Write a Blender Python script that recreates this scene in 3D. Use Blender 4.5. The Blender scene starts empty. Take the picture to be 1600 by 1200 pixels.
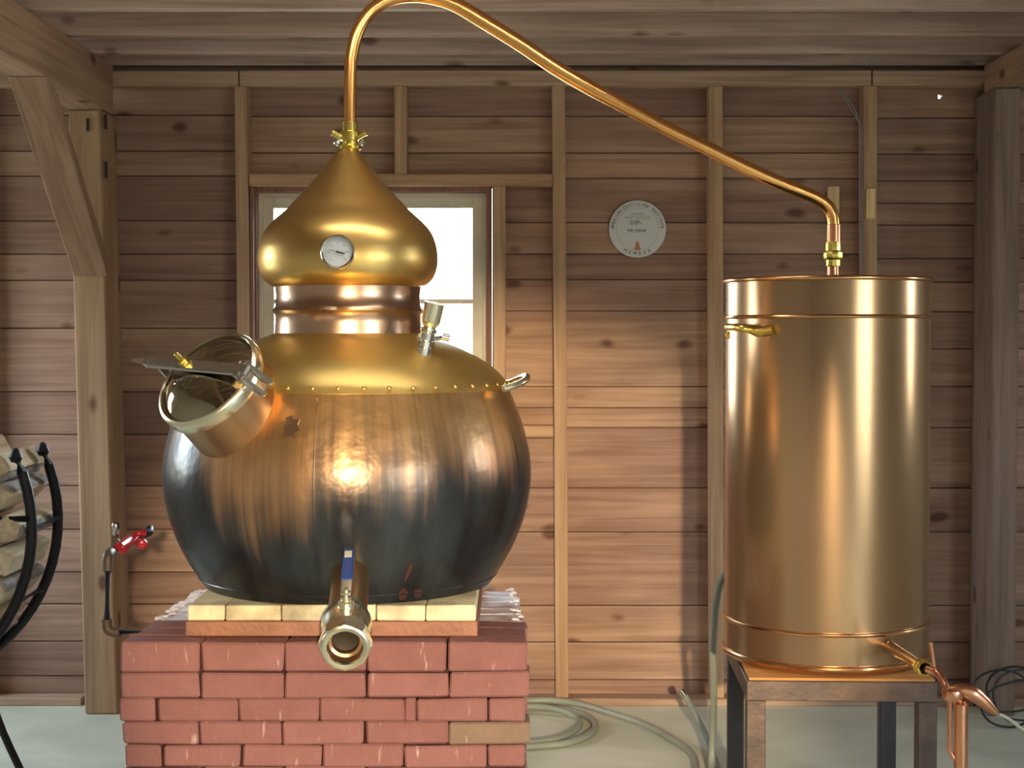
import bpy, bmesh, math, random
from mathutils import Vector, Matrix, Euler
random.seed(7)
SC = bpy.context.scene
COL = SC.collection
PI = math.pi
V = Vector
# ---------------------------------------------------------------- camera
F = 2400.0
CAMZ = 1.44
cam_data = bpy.data.cameras.new('camera')
cam_data.sensor_width = 36.0
cam_data.lens = 36.0 * F / 1600.0
cam_data.clip_start = 0.05
cam_data.clip_end = 200
cam = bpy.data.objects.new('camera', cam_data)
cam.location = (0, 0, CAMZ)
cam.rotation_euler = (PI / 2 - math.atan(75 / F), 0, 5 / F)
COL.objects.link(cam)
SC.camera = cam
RM = Euler(cam.rotation_euler, 'XYZ').to_matrix()

def P(px, py, D):
    d = RM @ V(((px - 800) / F, (600 - py) / F, -1))
    return V((0, 0, CAMZ)) + d * (D / d.y)

def PZ(px, py, z):
    d = RM @ V(((px - 800) / F, (600 - py) / F, -1))
    return V((0, 0, CAMZ)) + d * ((z - CAMZ) / d.z)

# ---------------------------------------------------------------- world, lights, exposure
SC.view_settings.view_transform = 'Standard'
SC.view_settings.look = 'None'
SC.view_settings.gamma = 1.0
SC.view_settings.use_curve_mapping = False
SC.view_settings.exposure = 1.5
SC.cycles.use_denoising = True
SC.cycles.max_bounces = 10
SC.cycles.diffuse_bounces = 6
SC.cycles.sample_clamp_indirect = 8.0

world = bpy.data.worlds.new('overcast_sky')
SC.world = world
world.use_nodes = True
wn = world.node_tree.nodes
wl = world.node_tree.links
wn.clear()
wo = wn.new('ShaderNodeOutputWorld')
wb = wn.new('ShaderNodeBackground')
wt = wn.new('ShaderNodeTexCoord')
ws = wn.new('ShaderNodeSeparateXYZ')
wr = wn.new('ShaderNodeValToRGB')
wm = wn.new('ShaderNodeMath'); wm.operation = 'MULTIPLY_ADD'
wm.inputs[1].default_value = 0.5; wm.inputs[2].default_value = 0.5
e = wr.color_ramp.elements
e[0].position = 0.0; e[0].color = (0.16, 0.18, 0.16, 1)
e[1].position = 1.0; e[1].color = (0.62, 0.82, 1.0, 1)
for p_, c_ in ((0.47, (0.26, 0.29, 0.26, 1)), (0.505, (0.48, 0.49, 0.42, 1)), (0.56, (0.82, 0.92, 1.0, 1))):
    q = e.new(p_); q.color = c_
wl.new(wt.outputs['Generated'], ws.inputs[0]); wl.new(ws.outputs['Z'], wm.inputs[0])
wl.new(wm.outputs[0], wr.inputs[0]); wl.new(wr.outputs[0], wb.inputs[0]); wl.new(wb.outputs[0], wo.inputs[0])
wb.inputs['Strength'].default_value = 11.0

lampd = bpy.data.lights.new('added_spot_light', 'SPOT'); lampd.shadow_soft_size = .07  # added spot behind the camera, aimed to light the right-hand wall bay
lampd.energy = 980; lampd.color = (1.0, .78, .48)
lampd.spot_size = math.radians(18.5); lampd.spot_blend = .5
lamp_l = bpy.data.objects.new('added_spot_light', lampd); lamp_l.location = (.44, -3.0, 1.92)
lamp_l.rotation_euler = (PI / 2 - math.radians(10.4), 0, math.radians(3.8))
COL.objects.link(lamp_l)

def portal(name, loc, rot, sx, sy):
    l = bpy.data.lights.new(name, 'AREA'); l.shape = 'RECTANGLE'; l.size = sx; l.size_y = sy
    l.cycles.is_portal = True
    o = bpy.data.objects.new(name, l); o.location = loc; o.rotation_euler = rot; COL.objects.link(o)

# room limits
XL, XR, YB, YF, ZC = -3.2, 3.4, 6.03, -3.4, 2.67
# unseen side openings, placed to match reflections in the metal: (y0, y1, z0, z1)
RWIN = [(-1.75, -.45, 0.75, 2.1), (-.15, 1.0, 0.75, 2.1), (4.2, 4.6, 1.15, 2.15)]
XQ = 1.93      # right face of the right-hand post line
LWIN = [(4.85, 5.6, 0.95, 2.05)]
for i, (a, b, c, d) in enumerate(RWIN):
    portal('daylight_portal', (XR + .02, (a + b) / 2, (c + d) / 2), (0, PI / 2, 0), d - c, b - a)
for i, (a, b, c, d) in enumerate(LWIN):
    portal('daylight_portal', (XL - .02, (a + b) / 2, (c + d) / 2), (0, -PI / 2, 0), d - c, b - a)

# ---------------------------------------------------------------- materials
def new_mat(name):
    m = bpy.data.materials.new(name); m.use_nodes = True
    nt = m.node_tree
    b = nt.nodes['Principled BSDF']
    return m, nt, nt.nodes, nt.links, b

def rgb(c): return (c[0], c[1], c[2], 1)

def plain(name, col, rough=.5, metal=0, bump=0, bscale=60, var=0.12, vscale=6, spec=None, col2=None):
    m, nt, N, L, b = new_mat(name)
    b.inputs['Roughness'].default_value = rough; b.inputs['Metallic'].default_value = metal
    if spec is not None: b.inputs['Specular IOR Level'].default_value = spec
    tc = N.new('ShaderNodeTexCoord')
    n = N.new('ShaderNodeTexNoise'); n.inputs['Scale'].default_value = vscale; n.inputs['Detail'].default_value = 5
    L.new(tc.outputs['Object'], n.inputs['Vector'])
    r = N.new('ShaderNodeValToRGB')
    r.color_ramp.elements[0].position = .3; r.color_ramp.elements[1].position = .7
    c2 = col2 or tuple(min(1, c * (1 + var)) for c in col)
    r.color_ramp.elements[0].color = rgb(tuple(c * (1 - var) for c in col) if not col2 else col)
    r.color_ramp.elements[1].color = rgb(c2)
    L.new(n.outputs['Fac'], r.inputs[0]); L.new(r.outputs[0], b.inputs['Base Color'])
    if bump:
        n2 = N.new('ShaderNodeTexNoise'); n2.inputs['Scale'].default_value = bscale; n2.inputs['Detail'].default_value = 3
        L.new(tc.outputs['Object'], n2.inputs['Vector'])
        bp = N.new('ShaderNodeBump'); bp.inputs['Strength'].default_value = bump; bp.inputs['Distance'].default_value = .01
        L.new(n2.outputs['Fac'], bp.inputs['Height']); L.new(bp.outputs[0], b.inputs['Normal'])
    return m

def wood(name, ca, cb, axis='x', knots=True, rot=None):
    """sawn timber; ca..cb is the range between boards, grain runs along axis"""
    m, nt, N, L, b = new_mat(name)
    b.inputs['Roughness'].default_value = .72
    b.inputs['Specular IOR Level'].default_value = .25
    tc = N.new('ShaderNodeTexCoord'); oi = N.new('ShaderNodeObjectInfo')
    off = N.new('ShaderNodeVectorMath'); off.operation = 'MULTIPLY_ADD'
    cmb = N.new('ShaderNodeCombineXYZ')
    for i in range(3): L.new(oi.outputs['Random'], cmb.inputs[i])
    off.inputs[1].default_value = (37, 53, 71)
    L.new(cmb.outputs[0], off.inputs[0]); L.new(tc.outputs['Object'], off.inputs[2])
    def mapped(long, cross):
        mp = N.new('ShaderNodeMapping')
        s = [cross] * 3; s['xyz'.index(axis)] = long
        mp.inputs['Scale'].default_value = s
        L.new(off.outputs[0], mp.inputs['Vector'])
        return mp
    base = N.new('ShaderNodeMix'); base.data_type = 'RGBA'
    base.inputs['A'].default_value = rgb(ca); base.inputs['B'].default_value = rgb(cb)
    # board to board
    mr = N.new('ShaderNodeMath'); mr.operation = 'FRACT'
    mm = N.new('ShaderNodeMath'); mm.operation = 'MULTIPLY'; mm.inputs[1].default_value = 7.31
    if rot:
        rn = N.new('ShaderNodeMapping'); rn.inputs['Rotation'].default_value = rot
        L.new(tc.outputs['Object'], rn.inputs['Vector']); L.new(rn.outputs[0], off.inputs[2])
    L.new(oi.outputs['Random'], mm.inputs[0]); L.new(mm.outputs[0], mr.inputs[0])
    blot = N.new('ShaderNodeTexNoise'); blot.inputs['Scale'].default_value = 1; blot.inputs['Detail'].default_value = 3
    L.new(mapped(2.2, 8).outputs[0], blot.inputs['Vector'])
    ad = N.new('ShaderNodeMath'); ad.operation = 'ADD'
    bl = N.new('ShaderNodeMath'); bl.operation = 'MULTIPLY_ADD'; bl.inputs[1].default_value = 2.6; bl.inputs[2].default_value = -1.35
    L.new(blot.outputs['Fac'], bl.inputs[0])
    L.new(mr.outputs[0], ad.inputs[0]); L.new(bl.outputs[0], ad.inputs[1]); ad.use_clamp = True
    L.new(ad.outputs[0], base.inputs['Factor'])
    # grain
    g = N.new('ShaderNodeTexNoise'); g.inputs['Scale'].default_value = 1; g.inputs['Detail'].default_value = 6; g.inputs['Distortion'].default_value = .6
    L.new(mapped(1.5, 42).outputs[0], g.inputs['Vector'])
    gr = N.new('ShaderNodeValToRGB')
    gr.color_ramp.elements[0].position = .32; gr.color_ramp.elements[0].color = (.68, .60, .56, 1)
    gr.color_ramp.elements[1].position = .62; gr.color_ramp.elements[1].color = (1.06, 1.03, 1.0, 1)
    L.new(g.outputs['Fac'], gr.inputs[0])
    mu = N.new('ShaderNodeMix'); mu.data_type = 'RGBA'; mu.blend_type = 'MULTIPLY'; mu.inputs['Factor'].default_value = 0.85
    L.new(base.outputs['Result'], mu.inputs['A']); L.new(gr.outputs[0], mu.inputs['B'])
    out = mu.outputs['Result']
    if knots:
        vo = N.new('ShaderNodeTexVoronoi'); vo.inputs['Scale'].default_value = 1
        nd = N.new('ShaderNodeTexNoise'); nd.inputs['Scale'].default_value = 5
        mpk = mapped(3.4, 6.5)
        L.new(off.outputs[0], nd.inputs['Vector'])
        ndm = N.new('ShaderNodeVectorMath'); ndm.operation = 'MULTIPLY_ADD'; ndm.inputs[1].default_value = (.25, .25, .25)
        L.new(nd.outputs['Color'], ndm.inputs[0]); L.new(mpk.outputs[0], ndm.inputs[2])
        L.new(ndm.outputs[0], vo.inputs['Vector'])
        kr = N.new('ShaderNodeValToRGB')
        kr.color_ramp.elements[0].position = .08; kr.color_ramp.elements[0].color = (.30, .2, .17, 1)
        kr.color_ramp.elements[1].position = .17; kr.color_ramp.elements[1].color = (1, 1, 1, 1)
        L.new(vo.outputs['Distance'], kr.inputs[0])
        mk = N.new('ShaderNodeMix'); mk.data_type = 'RGBA'; mk.blend_type = 'MULTIPLY'; mk.inputs['Factor'].default_value = .85
        L.new(out, mk.inputs['A']); L.new(kr.outputs[0], mk.inputs['B']); out = mk.outputs['Result']
    L.new(out, b.inputs['Base Color'])
    bp = N.new('ShaderNodeBump'); bp.inputs['Strength'].default_value = .35; bp.inputs['Distance'].default_value = .004
    L.new(g.outputs['Fac'], bp.inputs['Height']); L.new(bp.outputs[0], b.inputs['Normal'])
    return m

def copper(name, col, rough=.2, bump=.12, bscale=9, stretch=None, var=.18, col2=None, rvar=.1, metal=1):
    """polished sheet copper with faint hammering and colour drift"""
    m, nt, N, L, b = new_mat(name)
    b.inputs['Metallic'].default_value = metal
    tc = N.new('ShaderNodeTexCoord')
    mp = N.new('ShaderNodeMapping'); mp.inputs['Scale'].default_value = stretch or (1, 1, 1)
    L.new(tc.outputs['Object'], mp.inputs['Vector'])
    n = N.new('ShaderNodeTexNoise'); n.inputs['Scale'].default_value = 3.5; n.inputs['Detail'].default_value = 6
    L.new(mp.outputs[0], n.inputs['Vector'])
    r = N.new('ShaderNodeValToRGB')
    r.color_ramp.elements[0].position = .32; r.color_ramp.elements[1].position = .68
    r.color_ramp.elements[0].color = rgb(tuple(c * (1 - var) for c in col))
    r.color_ramp.elements[1].color = rgb(col2 or tuple(min(1, c * (1 + var)) for c in col))
    L.new(n.outputs['Fac'], r.inputs[0]); L.new(r.outputs[0], b.inputs['Base Color'])
    mr = N.new('ShaderNodeMapRange'); mr.inputs['To Min'].default_value = rough; mr.inputs['To Max'].default_value = rough + rvar
    L.new(n.outputs['Fac'], mr.inputs['Value']); L.new(mr.outputs[0], b.inputs['Roughness'])
    n2 = N.new('ShaderNodeTexNoise'); n2.inputs['Scale'].default_value = bscale; n2.inputs['Detail'].default_value = 2
    L.new(tc.outputs['Object'], n2.inputs['Vector'])
    bp = N.new('ShaderNodeBump'); bp.inputs['Strength'].default_value = bump; bp.inputs['Distance'].default_value = .02
    L.new(n2.outputs['Fac'], bp.inputs['Height']); L.new(bp.outputs[0], b.inputs['Normal'])
    return m

def patina_body():
    """copper going black with heat and smoke towards the fire, in vertical streaks"""
    m, nt, N, L, b = new_mat('smoked_copper')
    tc = N.new('ShaderNodeTexCoord'); sp = N.new('ShaderNodeSeparateXYZ')
    L.new(tc.outputs['Object'], sp.inputs[0])
    def M(op, a, bb=None, c=None, clamp=False):
        n = N.new('ShaderNodeMath'); n.operation = op; n.use_clamp = clamp
        for i, v in enumerate((a, bb, c)):
            if v is None: continue
            if isinstance(v, (int, float)): n.inputs[i].default_value = v
            else: L.new(v, n.inputs[i])
        return n.outputs[0]
    ang = M('ARCTAN2', sp.outputs['X'], M('MULTIPLY', sp.outputs['Y'], -1))   # 0 = towards the camera, + = right
    z = sp.outputs['Z']
    def streak(fa, fz, off, det=5):
        cx = N.new('ShaderNodeCombineXYZ')
        L.new(M('MULTIPLY', ang, fa), cx.inputs[0]); L.new(M('MULTIPLY', z, fz), cx.inputs[1]); cx.inputs[2].default_value = off
        n = N.new('ShaderNodeTexNoise'); n.inputs['Scale'].default_value = 1; n.inputs['Detail'].default_value = det
        L.new(cx.outputs[0], n.inputs['Vector']); return n.outputs['Fac']
    s1 = streak(9, 1.2, 3.1); s2 = streak(42, 2.0, 9.7, 3); s3 = streak(2.2, 2.4, 17.3, 3)
    left_panel = N.new('ShaderNodeMapRange'); left_panel.inputs['From Min'].default_value = -.11; left_panel.inputs['From Max'].default_value = -.05
    left_panel.inputs['To Min'].default_value = .12; left_panel.inputs['To Max'].default_value = 0
    L.new(ang, left_panel.inputs['Value'])
    # height above the base at which the copper is clean
    h = M('ADD', z, left_panel.outputs[0])
    far_left = N.new('ShaderNodeMapRange'); far_left.interpolation_type = 'SMOOTHSTEP'
    far_left.inputs['From Min'].default_value = -.95; far_left.inputs['From Max'].default_value = -.45
    far_left.inputs['To Min'].default_value = -.26; far_left.inputs['To Max'].default_value = 0
    L.new(ang, far_left.inputs['Value'])
    h = M('ADD', h, far_left.outputs[0])
    h = M('ADD', h, M('MULTIPLY_ADD', s1, .24, -.12))
    h = M('ADD', h, M('MULTIPLY_ADD', s2, .10, -.05))
    h = M('ADD', h, M('MULTIPLY_ADD', s3, .30, -.15))
    f = N.new('ShaderNodeMapRange'); f.interpolation_type = 'SMOOTHSTEP'
    f.inputs['From Min'].default_value = .24; f.inputs['From Max'].default_value = .55
    L.new(h, f.inputs['Value'])
    dark = N.new('ShaderNodeMix'); dark.data_type = 'RGBA'
    dark.inputs['A'].default_value = (.020, .018, .020, 1); dark.inputs['B'].default_value = (.058, .072, .082, 1)
    dr = M('MULTIPLY_ADD', streak(5, 3, 31.0), 2.4, -.85, clamp=True)
    L.new(dr, dark.inputs['Factor'])
    cop = N.new('ShaderNodeMix'); cop.data_type = 'RGBA'
    cop.inputs['A'].default_value = (.66, .38, .20, 1); cop.inputs['B'].default_value = (.86, .58, .23, 1)
    L.new(M('MULTIPLY_ADD', z, 2.6, -.9, clamp=True), cop.inputs['Factor'])
    st = N.new('ShaderNodeMix'); st.data_type = 'RGBA'; st.blend_type = 'MULTIPLY'; st.inputs['Factor'].default_value = .5
    sr = N.new('ShaderNodeValToRGB'); sr.color_ramp.elements[0].position = .35; sr.color_ramp.elements[0].color = (.78, .74, .70, 1)
    sr.color_ramp.elements[1].position = .6; L.new(s2, sr.inputs[0])
    L.new(cop.outputs['Result'], st.inputs['A']); L.new(sr.outputs[0], st.inputs['B'])
    mx = N.new('ShaderNodeMix'); mx.data_type = 'RGBA'
    L.new(f.outputs[0], mx.inputs['Factor']); L.new(dark.outputs['Result'], mx.inputs['A']); L.new(st.outputs['Result'], mx.inputs['B'])
    L.new(mx.outputs['Result'], b.inputs['Base Color'])
    L.new(M('MULTIPLY_ADD', f.outputs[0], .42, .55), b.inputs['Metallic'])
    L.new(M('MULTIPLY_ADD', s1, .14, .24), b.inputs['Roughness'])
    n2 = N.new('ShaderNodeTexNoise'); n2.inputs['Scale'].default_value = 13; n2.inputs['Detail'].default_value = 3
    L.new(tc.outputs['Object'], n2.inputs['Vector'])
    bp = N.new('ShaderNodeBump'); bp.inputs['Strength'].default_value = .16; bp.inputs['Distance'].default_value = .02
    L.new(n2.outputs['Fac'], bp.inputs['Height']); L.new(bp.outputs[0], b.inputs['Normal'])
    return m

def brick_mat(name, ca, cb, white=0.0):
    m, nt, N, L, b = new_mat(name)
    b.inputs['Roughness'].default_value = .85; b.inputs['Specular IOR Level'].default_value = .2
    tc = N.new('ShaderNodeTexCoord'); oi = N.new('ShaderNodeObjectInfo')
    ad = N.new('ShaderNodeVectorMath'); ad.operation = 'ADD'
    sc = N.new('ShaderNodeMath'); sc.operation = 'MULTIPLY'; sc.inputs[1].default_value = 91
    L.new(oi.outputs['Random'], sc.inputs[0]); L.new(sc.outputs[0], ad.inputs[1]); L.new(tc.outputs['Object'], ad.inputs[0])
    n = N.new('ShaderNodeTexNoise'); n.inputs['Scale'].default_value = 14; n.inputs['Detail'].default_value = 6
    L.new(ad.outputs[0], n.inputs['Vector'])
    a2 = N.new('ShaderNodeMath'); a2.operation = 'MULTIPLY_ADD'; a2.inputs[1].default_value = .6
    L.new(oi.outputs['Random'], a2.inputs[0])
    s2 = N.new('ShaderNodeMath'); s2.operation = 'MULTIPLY_ADD'; s2.inputs[1].default_value = 1.2; s2.inputs[2].default_value = -.4
    L.new(n.outputs['Fac'], s2.inputs[0]); L.new(s2.outputs[0], a2.inputs[2]); a2.use_clamp = True
    mx = N.new('ShaderNodeMix'); mx.data_type = 'RGBA'; mx.inputs['A'].default_value = rgb(ca); mx.inputs['B'].default_value = rgb(cb)
    L.new(a2.outputs[0], mx.inputs['Factor'])
    # pale scratches and lime bloom
    mp = N.new('ShaderNodeMapping'); mp.inputs['Rotation'].default_value = (0, .7, 0); mp.inputs['Scale'].default_value = (70, 25, 14)
    L.new(ad.outputs[0], mp.inputs['Vector'])
    n3 = N.new('ShaderNodeTexNoise'); n3.inputs['Scale'].default_value = 1; n3.inputs['Detail'].default_value = 2
    L.new(mp.outputs[0], n3.inputs['Vector'])
    r3 = N.new('ShaderNodeValToRGB'); r3.color_ramp.elements[0].position = .66; r3.color_ramp.elements[1].position = .78
    r3.color_ramp.elements[0].color = (0, 0, 0, 1); r3.color_ramp.elements[1].color = (.5, .5, .5, 1)
    L.new(n3.outputs['Fac'], r3.inputs[0])
    m3 = N.new('ShaderNodeMix'); m3.data_type = 'RGBA'; m3.inputs['B'].default_value = (.62, .46, .40, 1)
    L.new(r3.outputs[0], m3.inputs['Factor']); L.new(mx.outputs['Result'], m3.inputs['A'])
    out = m3.outputs['Result']
    if white:
        n4 = N.new('ShaderNodeTexNoise'); n4.inputs['Scale'].default_value = 9; n4.inputs['Detail'].default_value = 5
        L.new(ad.outputs[0], n4.inputs['Vector'])
        r4 = N.new('ShaderNodeValToRGB'); r4.color_ramp.elements[0].position = .5 - white * .2; r4.color_ramp.elements[1].position = .68 - white * .15
        L.new(n4.outputs['Fac'], r4.inputs[0])
        m4 = N.new('ShaderNodeMix'); m4.data_type = 'RGBA'; m4.inputs['B'].default_value = (.68, .62, .68, 1)
        L.new(r4.outputs[0], m4.inputs['Factor']); L.new(out, m4.inputs['A']); out = m4.outputs['Result']
    L.new(out, b.inputs['Base Color'])
    n2 = N.new('ShaderNodeTexNoise'); n2.inputs['Scale'].default_value = 60; n2.inputs['Detail'].default_value = 5
    L.new(ad.outputs[0], n2.inputs['Vector'])
    bp = N.new('ShaderNodeBump'); bp.inputs['Strength'].default_value = .5; bp.inputs['Distance'].default_value = .006
    L.new(n2.outputs['Fac'], bp.inputs['Height']); L.new(bp.outputs[0], b.inputs['Normal'])
    return m

def glass_mat():
    m = bpy.data.materials.new('window_glass'); m.use_nodes = True
    N = m.node_tree.nodes; L = m.node_tree.links; N.clear()
    o = N.new('ShaderNodeOutputMaterial'); mx = N.new('ShaderNodeMixShader'); t = N.new('ShaderNodeBsdfTransparent')
    g = N.new('ShaderNodeBsdfGlossy'); g.inputs['Roughness'].default_value = .02
    t.inputs[0].default_value = (.93, .96, .95, 1)
    fr = N.new('ShaderNodeFresnel'); fr.inputs[0].default_value = 1.45
    L.new(fr.outputs[0], mx.inputs[0]); L.new(t.outputs[0], mx.inputs[1]); L.new(g.outputs[0], mx.inputs[2]); L.new(mx.outputs[0], o.inputs[0])
    return m

def emit(name, col, s):
    m, nt, N, L, b = new_mat(name)
    b.inputs['Base Color'].default_value = rgb(col); b.inputs['Emission Color'].default_value = rgb(col); b.inputs['Emission Strength'].default_value = s
    return m

W_A, W_B = (.34, .215, .17), (.50, .335, .235)
M = {
 'board': wood('sawn_board', W_A, W_B, 'x'),
 'board_left': wood('sawn_board_dark', (.31, .20, .155), (.43, .29, .215), 'x'),  # slightly darker boards for the outer bays
 'stud': wood('sawn_stud', (.40, .26, .165), (.52, .345, .21), 'z', knots=False),
 'plate': wood('sawn_plate', (.42, .29, .205), (.52, .365, .26), 'x', knots=True),
 'header': wood('sawn_header', (.50, .32, .19), (.58, .38, .22), 'x', knots=False),
 'post': wood('hewn_post', (.33, .22, .135), (.42, .285, .175), 'z', knots=True),
 'brace': wood('hewn_brace', (.33, .21, .145), (.42, .28, .19), 'z', knots=False, rot=(math.radians(-45), 0, 0)),
 'dark_post': wood('dark_post_wood', (.20, .145, .115), (.27, .20, .16), 'z', knots=True),  # darker wood than the left post
 'beam': wood('hewn_beam', (.31, .20, .14), (.42, .28, .19), 'y', knots=True),
 'joist': wood('sawn_joist', (.45, .335, .28), (.56, .43, .365), 'x'),
 'casing': wood('window_casing_brown', (.22, .115, .08), (.26, .14, .10), 'z', knots=False),
 'sash': plain('cream_sash_paint', (.62, .54, .42), .6),
 'light_patch': wood('light_patch_tan', (.85, .64, .36), (.9, .70, .42), 'z', knots=True),  # pale tan that paints the two patches of window light
 'plywood': wood('orange_plywood', (.62, .30, .10), (.68, .36, .14), 'x', knots=False),
 'glass': glass_mat(),
 'gold_copper': copper('golden_copper', (.66, .47, .165), .38, .10, 10, var=.1),
 'onion_copper': copper('golden_copper_brushed', (.76, .52, .185), .31, .14, 7, (1, 1, .35), var=.12),
 'neck_copper': copper('brown_copper', (.52, .35, .25), .25, .10, 8, var=.1, rvar=.05),
 'body': patina_body(),
 'tub_copper': copper('brushed_bronze_copper', (.41, .255, .155), .19, .012, 5, (1, 1, .25), var=.1, rvar=.08, col2=(.43, .285, .15), metal=.8),
 'bead_copper': copper('rolled_copper_edge', (.74, .42, .20), .16, .05, 9),
 'pipe_copper': copper('bright_copper_tube', (.88, .46, .16), .2, .08, 14, var=.14),
 'red_copper': copper('reddish_copper_tube', (.78, .38, .22), .26, .1, 14, var=.12),
 'brass': copper('yellow_brass', (.78, .62, .16), .22, .06, 20, var=.1),
 'pale_brass': copper('pale_nickel_brass', (.88, .82, .62), .2, .05, 20, var=.06),
 'steel': plain('stainless_steel', (.62, .61, .58), .2, 1),
 'lid_steel': plain('polished_lid', (.42, .38, .27), .07, 1, bump=.05, bscale=5),
 'neck_brass': copper('manway_brass', (.50, .32, .18), .28, .12, 9, var=.15),
 'rust': plain('rusty_steel_plate', (.25, .11, .075), .6, .35, bump=.2, col2=(.36, .17, .11), vscale=9),
 'angle': plain('rusted_angle_steel', (.09, .066, .056), .5, .45, bump=.15, col2=(.17, .11, .085), vscale=14),
 'angle_shaded': plain('shaded_angle_steel', (.05, .045, .05), .5, .4, bump=.1, vscale=14),  # darker copy of the stand steel, shade put into its colour
 'iron': plain('black_wrought_iron', (.022, .022, .028), .5, .3),
 'black_pipe': plain('black_iron_pipe', (.035, .035, .04), .45, .4),
 'old_pipe': plain('brown_iron_fitting', (.16, .11, .08), .5, .5),
 'red': plain('red_valve_enamel', (.55, .02, .035), .3, 0),
 'blue': plain('blue_vinyl_grip', (.015, .05, .26), .4, 0),
 'label': plain('cream_label', (.68, .66, .5), .6),
 'white': plain('white_plastic_disc', (.66, .68, .66), .4, 0, var=.03),
 'dial': plain('white_dial', (.74, .78, .82), .35, 0, var=.02),
 'ink': plain('dark_ink', (.05, .05, .07), .6), 'grey_ink': plain('grey_ink', (.30, .30, .31), .6),
 'copper_ink': plain('copper_ink', (.50, .22, .09), .6),
 'hose': plain('grey_green_hose', (.26, .275, .225), .4, bump=.05),
 'clear_hose': plain('clear_vinyl_tube', (.42, .40, .30), .25),
 'grey_wire': plain('grey_cable', (.25, .24, .25), .5),
 'thin_wire': plain('pale_wire', (.7, .7, .68), .3, .6),
 'black': plain('black_rubber', (.02, .02, .022), .5),
 'dark_hole': plain('hole_shade', (.035, .028, .02), .6, .5),  # near-black colour put in for the shade inside holes
 'log': wood('split_log', (.60, .48, .30), (.78, .68, .48), 'y', knots=False),
 'bark': plain('birch_bark', (.20, .16, .14), .8, col2=(.42, .37, .33), vscale=18),
 'brick': brick_mat('red_brick', (.21, .090, .080), (.275, .122, .112)),
 'brick_lime': brick_mat('red_brick_with_lime', (.29, .14, .12), (.36, .19, .16), .85),
 'brick_grey': brick_mat('sooty_grey_brick', (.20, .13, .095), (.26, .17, .125)),
 'lime': plain('lime_crumbs', (.72, .68, .74), .9, bump=.4),
 'bare_copper': plain('scraped_bare_copper', (.11, .045, .038), .45, .5),
 'fire_brick': None, 'concrete': None,
 'water': plain('cooling_water', (.10, .12, .11), .08, 0),
 'added_lamp_white': plain('added_lamp_housing', (.7, .7, .68), .5),
 'added_tube_glow': emit('added_lamp_glow', (1.0, .95, .82), 7),  # glow of the added ceiling lamp
 'interior': wood('rear_room_boards', (.56, .53, .48), (.68, .65, .60), 'z', knots=False),
}
M['fire_brick'] = plain('cream_fire_brick', (.78, .68, .44), .8, bump=.2, vscale=7)
def fb():
    m = M['fire_brick']; nt = m.node_tree; N = nt.nodes; L = nt.links; b = N['Principled BSDF']
    src = b.inputs['Base Color'].links[0].from_socket
    tc = N.new('ShaderNodeTexCoord'); oi = N.new('ShaderNodeObjectInfo')
    ad = N.new('ShaderNodeVectorMath'); ad.operation = 'ADD'
    mu = N.new('ShaderNodeMath'); mu.operation = 'MULTIPLY'; mu.inputs[1].default_value = 31
    L.new(oi.outputs['Random'], mu.inputs[0]); L.new(mu.outputs[0], ad.inputs[1]); L.new(tc.outputs['Object'], ad.inputs[0])
    n = N.new('ShaderNodeTexNoise'); n.inputs['Scale'].default_value = 7; n.inputs['Detail'].default_value = 6
    L.new(ad.outputs[0], n.inputs['Vector'])
    r = N.new('ShaderNodeValToRGB'); r.color_ramp.elements[0].position = .5; r.color_ramp.elements[1].position = .72
    L.new(n.outputs['Fac'], r.inputs[0])
    mx = N.new('ShaderNodeMix'); mx.data_type = 'RGBA'; mx.inputs['B'].default_value = (.30, .25, .18, 1)
    L.new(r.outputs[0], mx.inputs['Factor']); L.new(src, mx.inputs['A']); L.new(mx.outputs['Result'], b.inputs['Base Color'])
fb()
def conc():
    m, nt, N, L, b = new_mat('concrete_floor')
    b.inputs['Roughness'].default_value = .55
    tc = N.new('ShaderNodeTexCoord')
    n = N.new('ShaderNodeTexNoise'); n.inputs['Scale'].default_value = 2.2; n.inputs['Detail'].default_value = 7; n.inputs['Distortion'].default_value = .8
    L.new(tc.outputs['Object'], n.inputs['Vector'])
    r = N.new('ShaderNodeValToRGB')
    r.color_ramp.elements[0].position = .3; r.color_ramp.elements[0].color = (.55, .57, .46, 1)
    r.color_ramp.elements[1].position = .66; r.color_ramp.elements[1].color = (.72, .73, .60, 1)
    L.new(n.outputs['Fac'], r.inputs[0]); L.new(r.outputs[0], b.inputs['Base Color'])
    return m
M['concrete'] = conc()

# ---------------------------------------------------------------- object helpers
WL = {}      # world location of every parent
def props(o, label=None, cat=None, group=None, kind=None):
    if label: o['label'] = label
    if cat: o['category'] = cat
    if group: o['group'] = group
    if kind: o['kind'] = kind
    return o

def empty(name, loc, label=None, cat=None, group=None, kind=None):
    o = bpy.data.objects.new(name, None); o.empty_display_size = .05
    o.location = loc; COL.objects.link(o); WL[o.name] = V(loc)
    return props(o, label, cat, group, kind)

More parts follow.
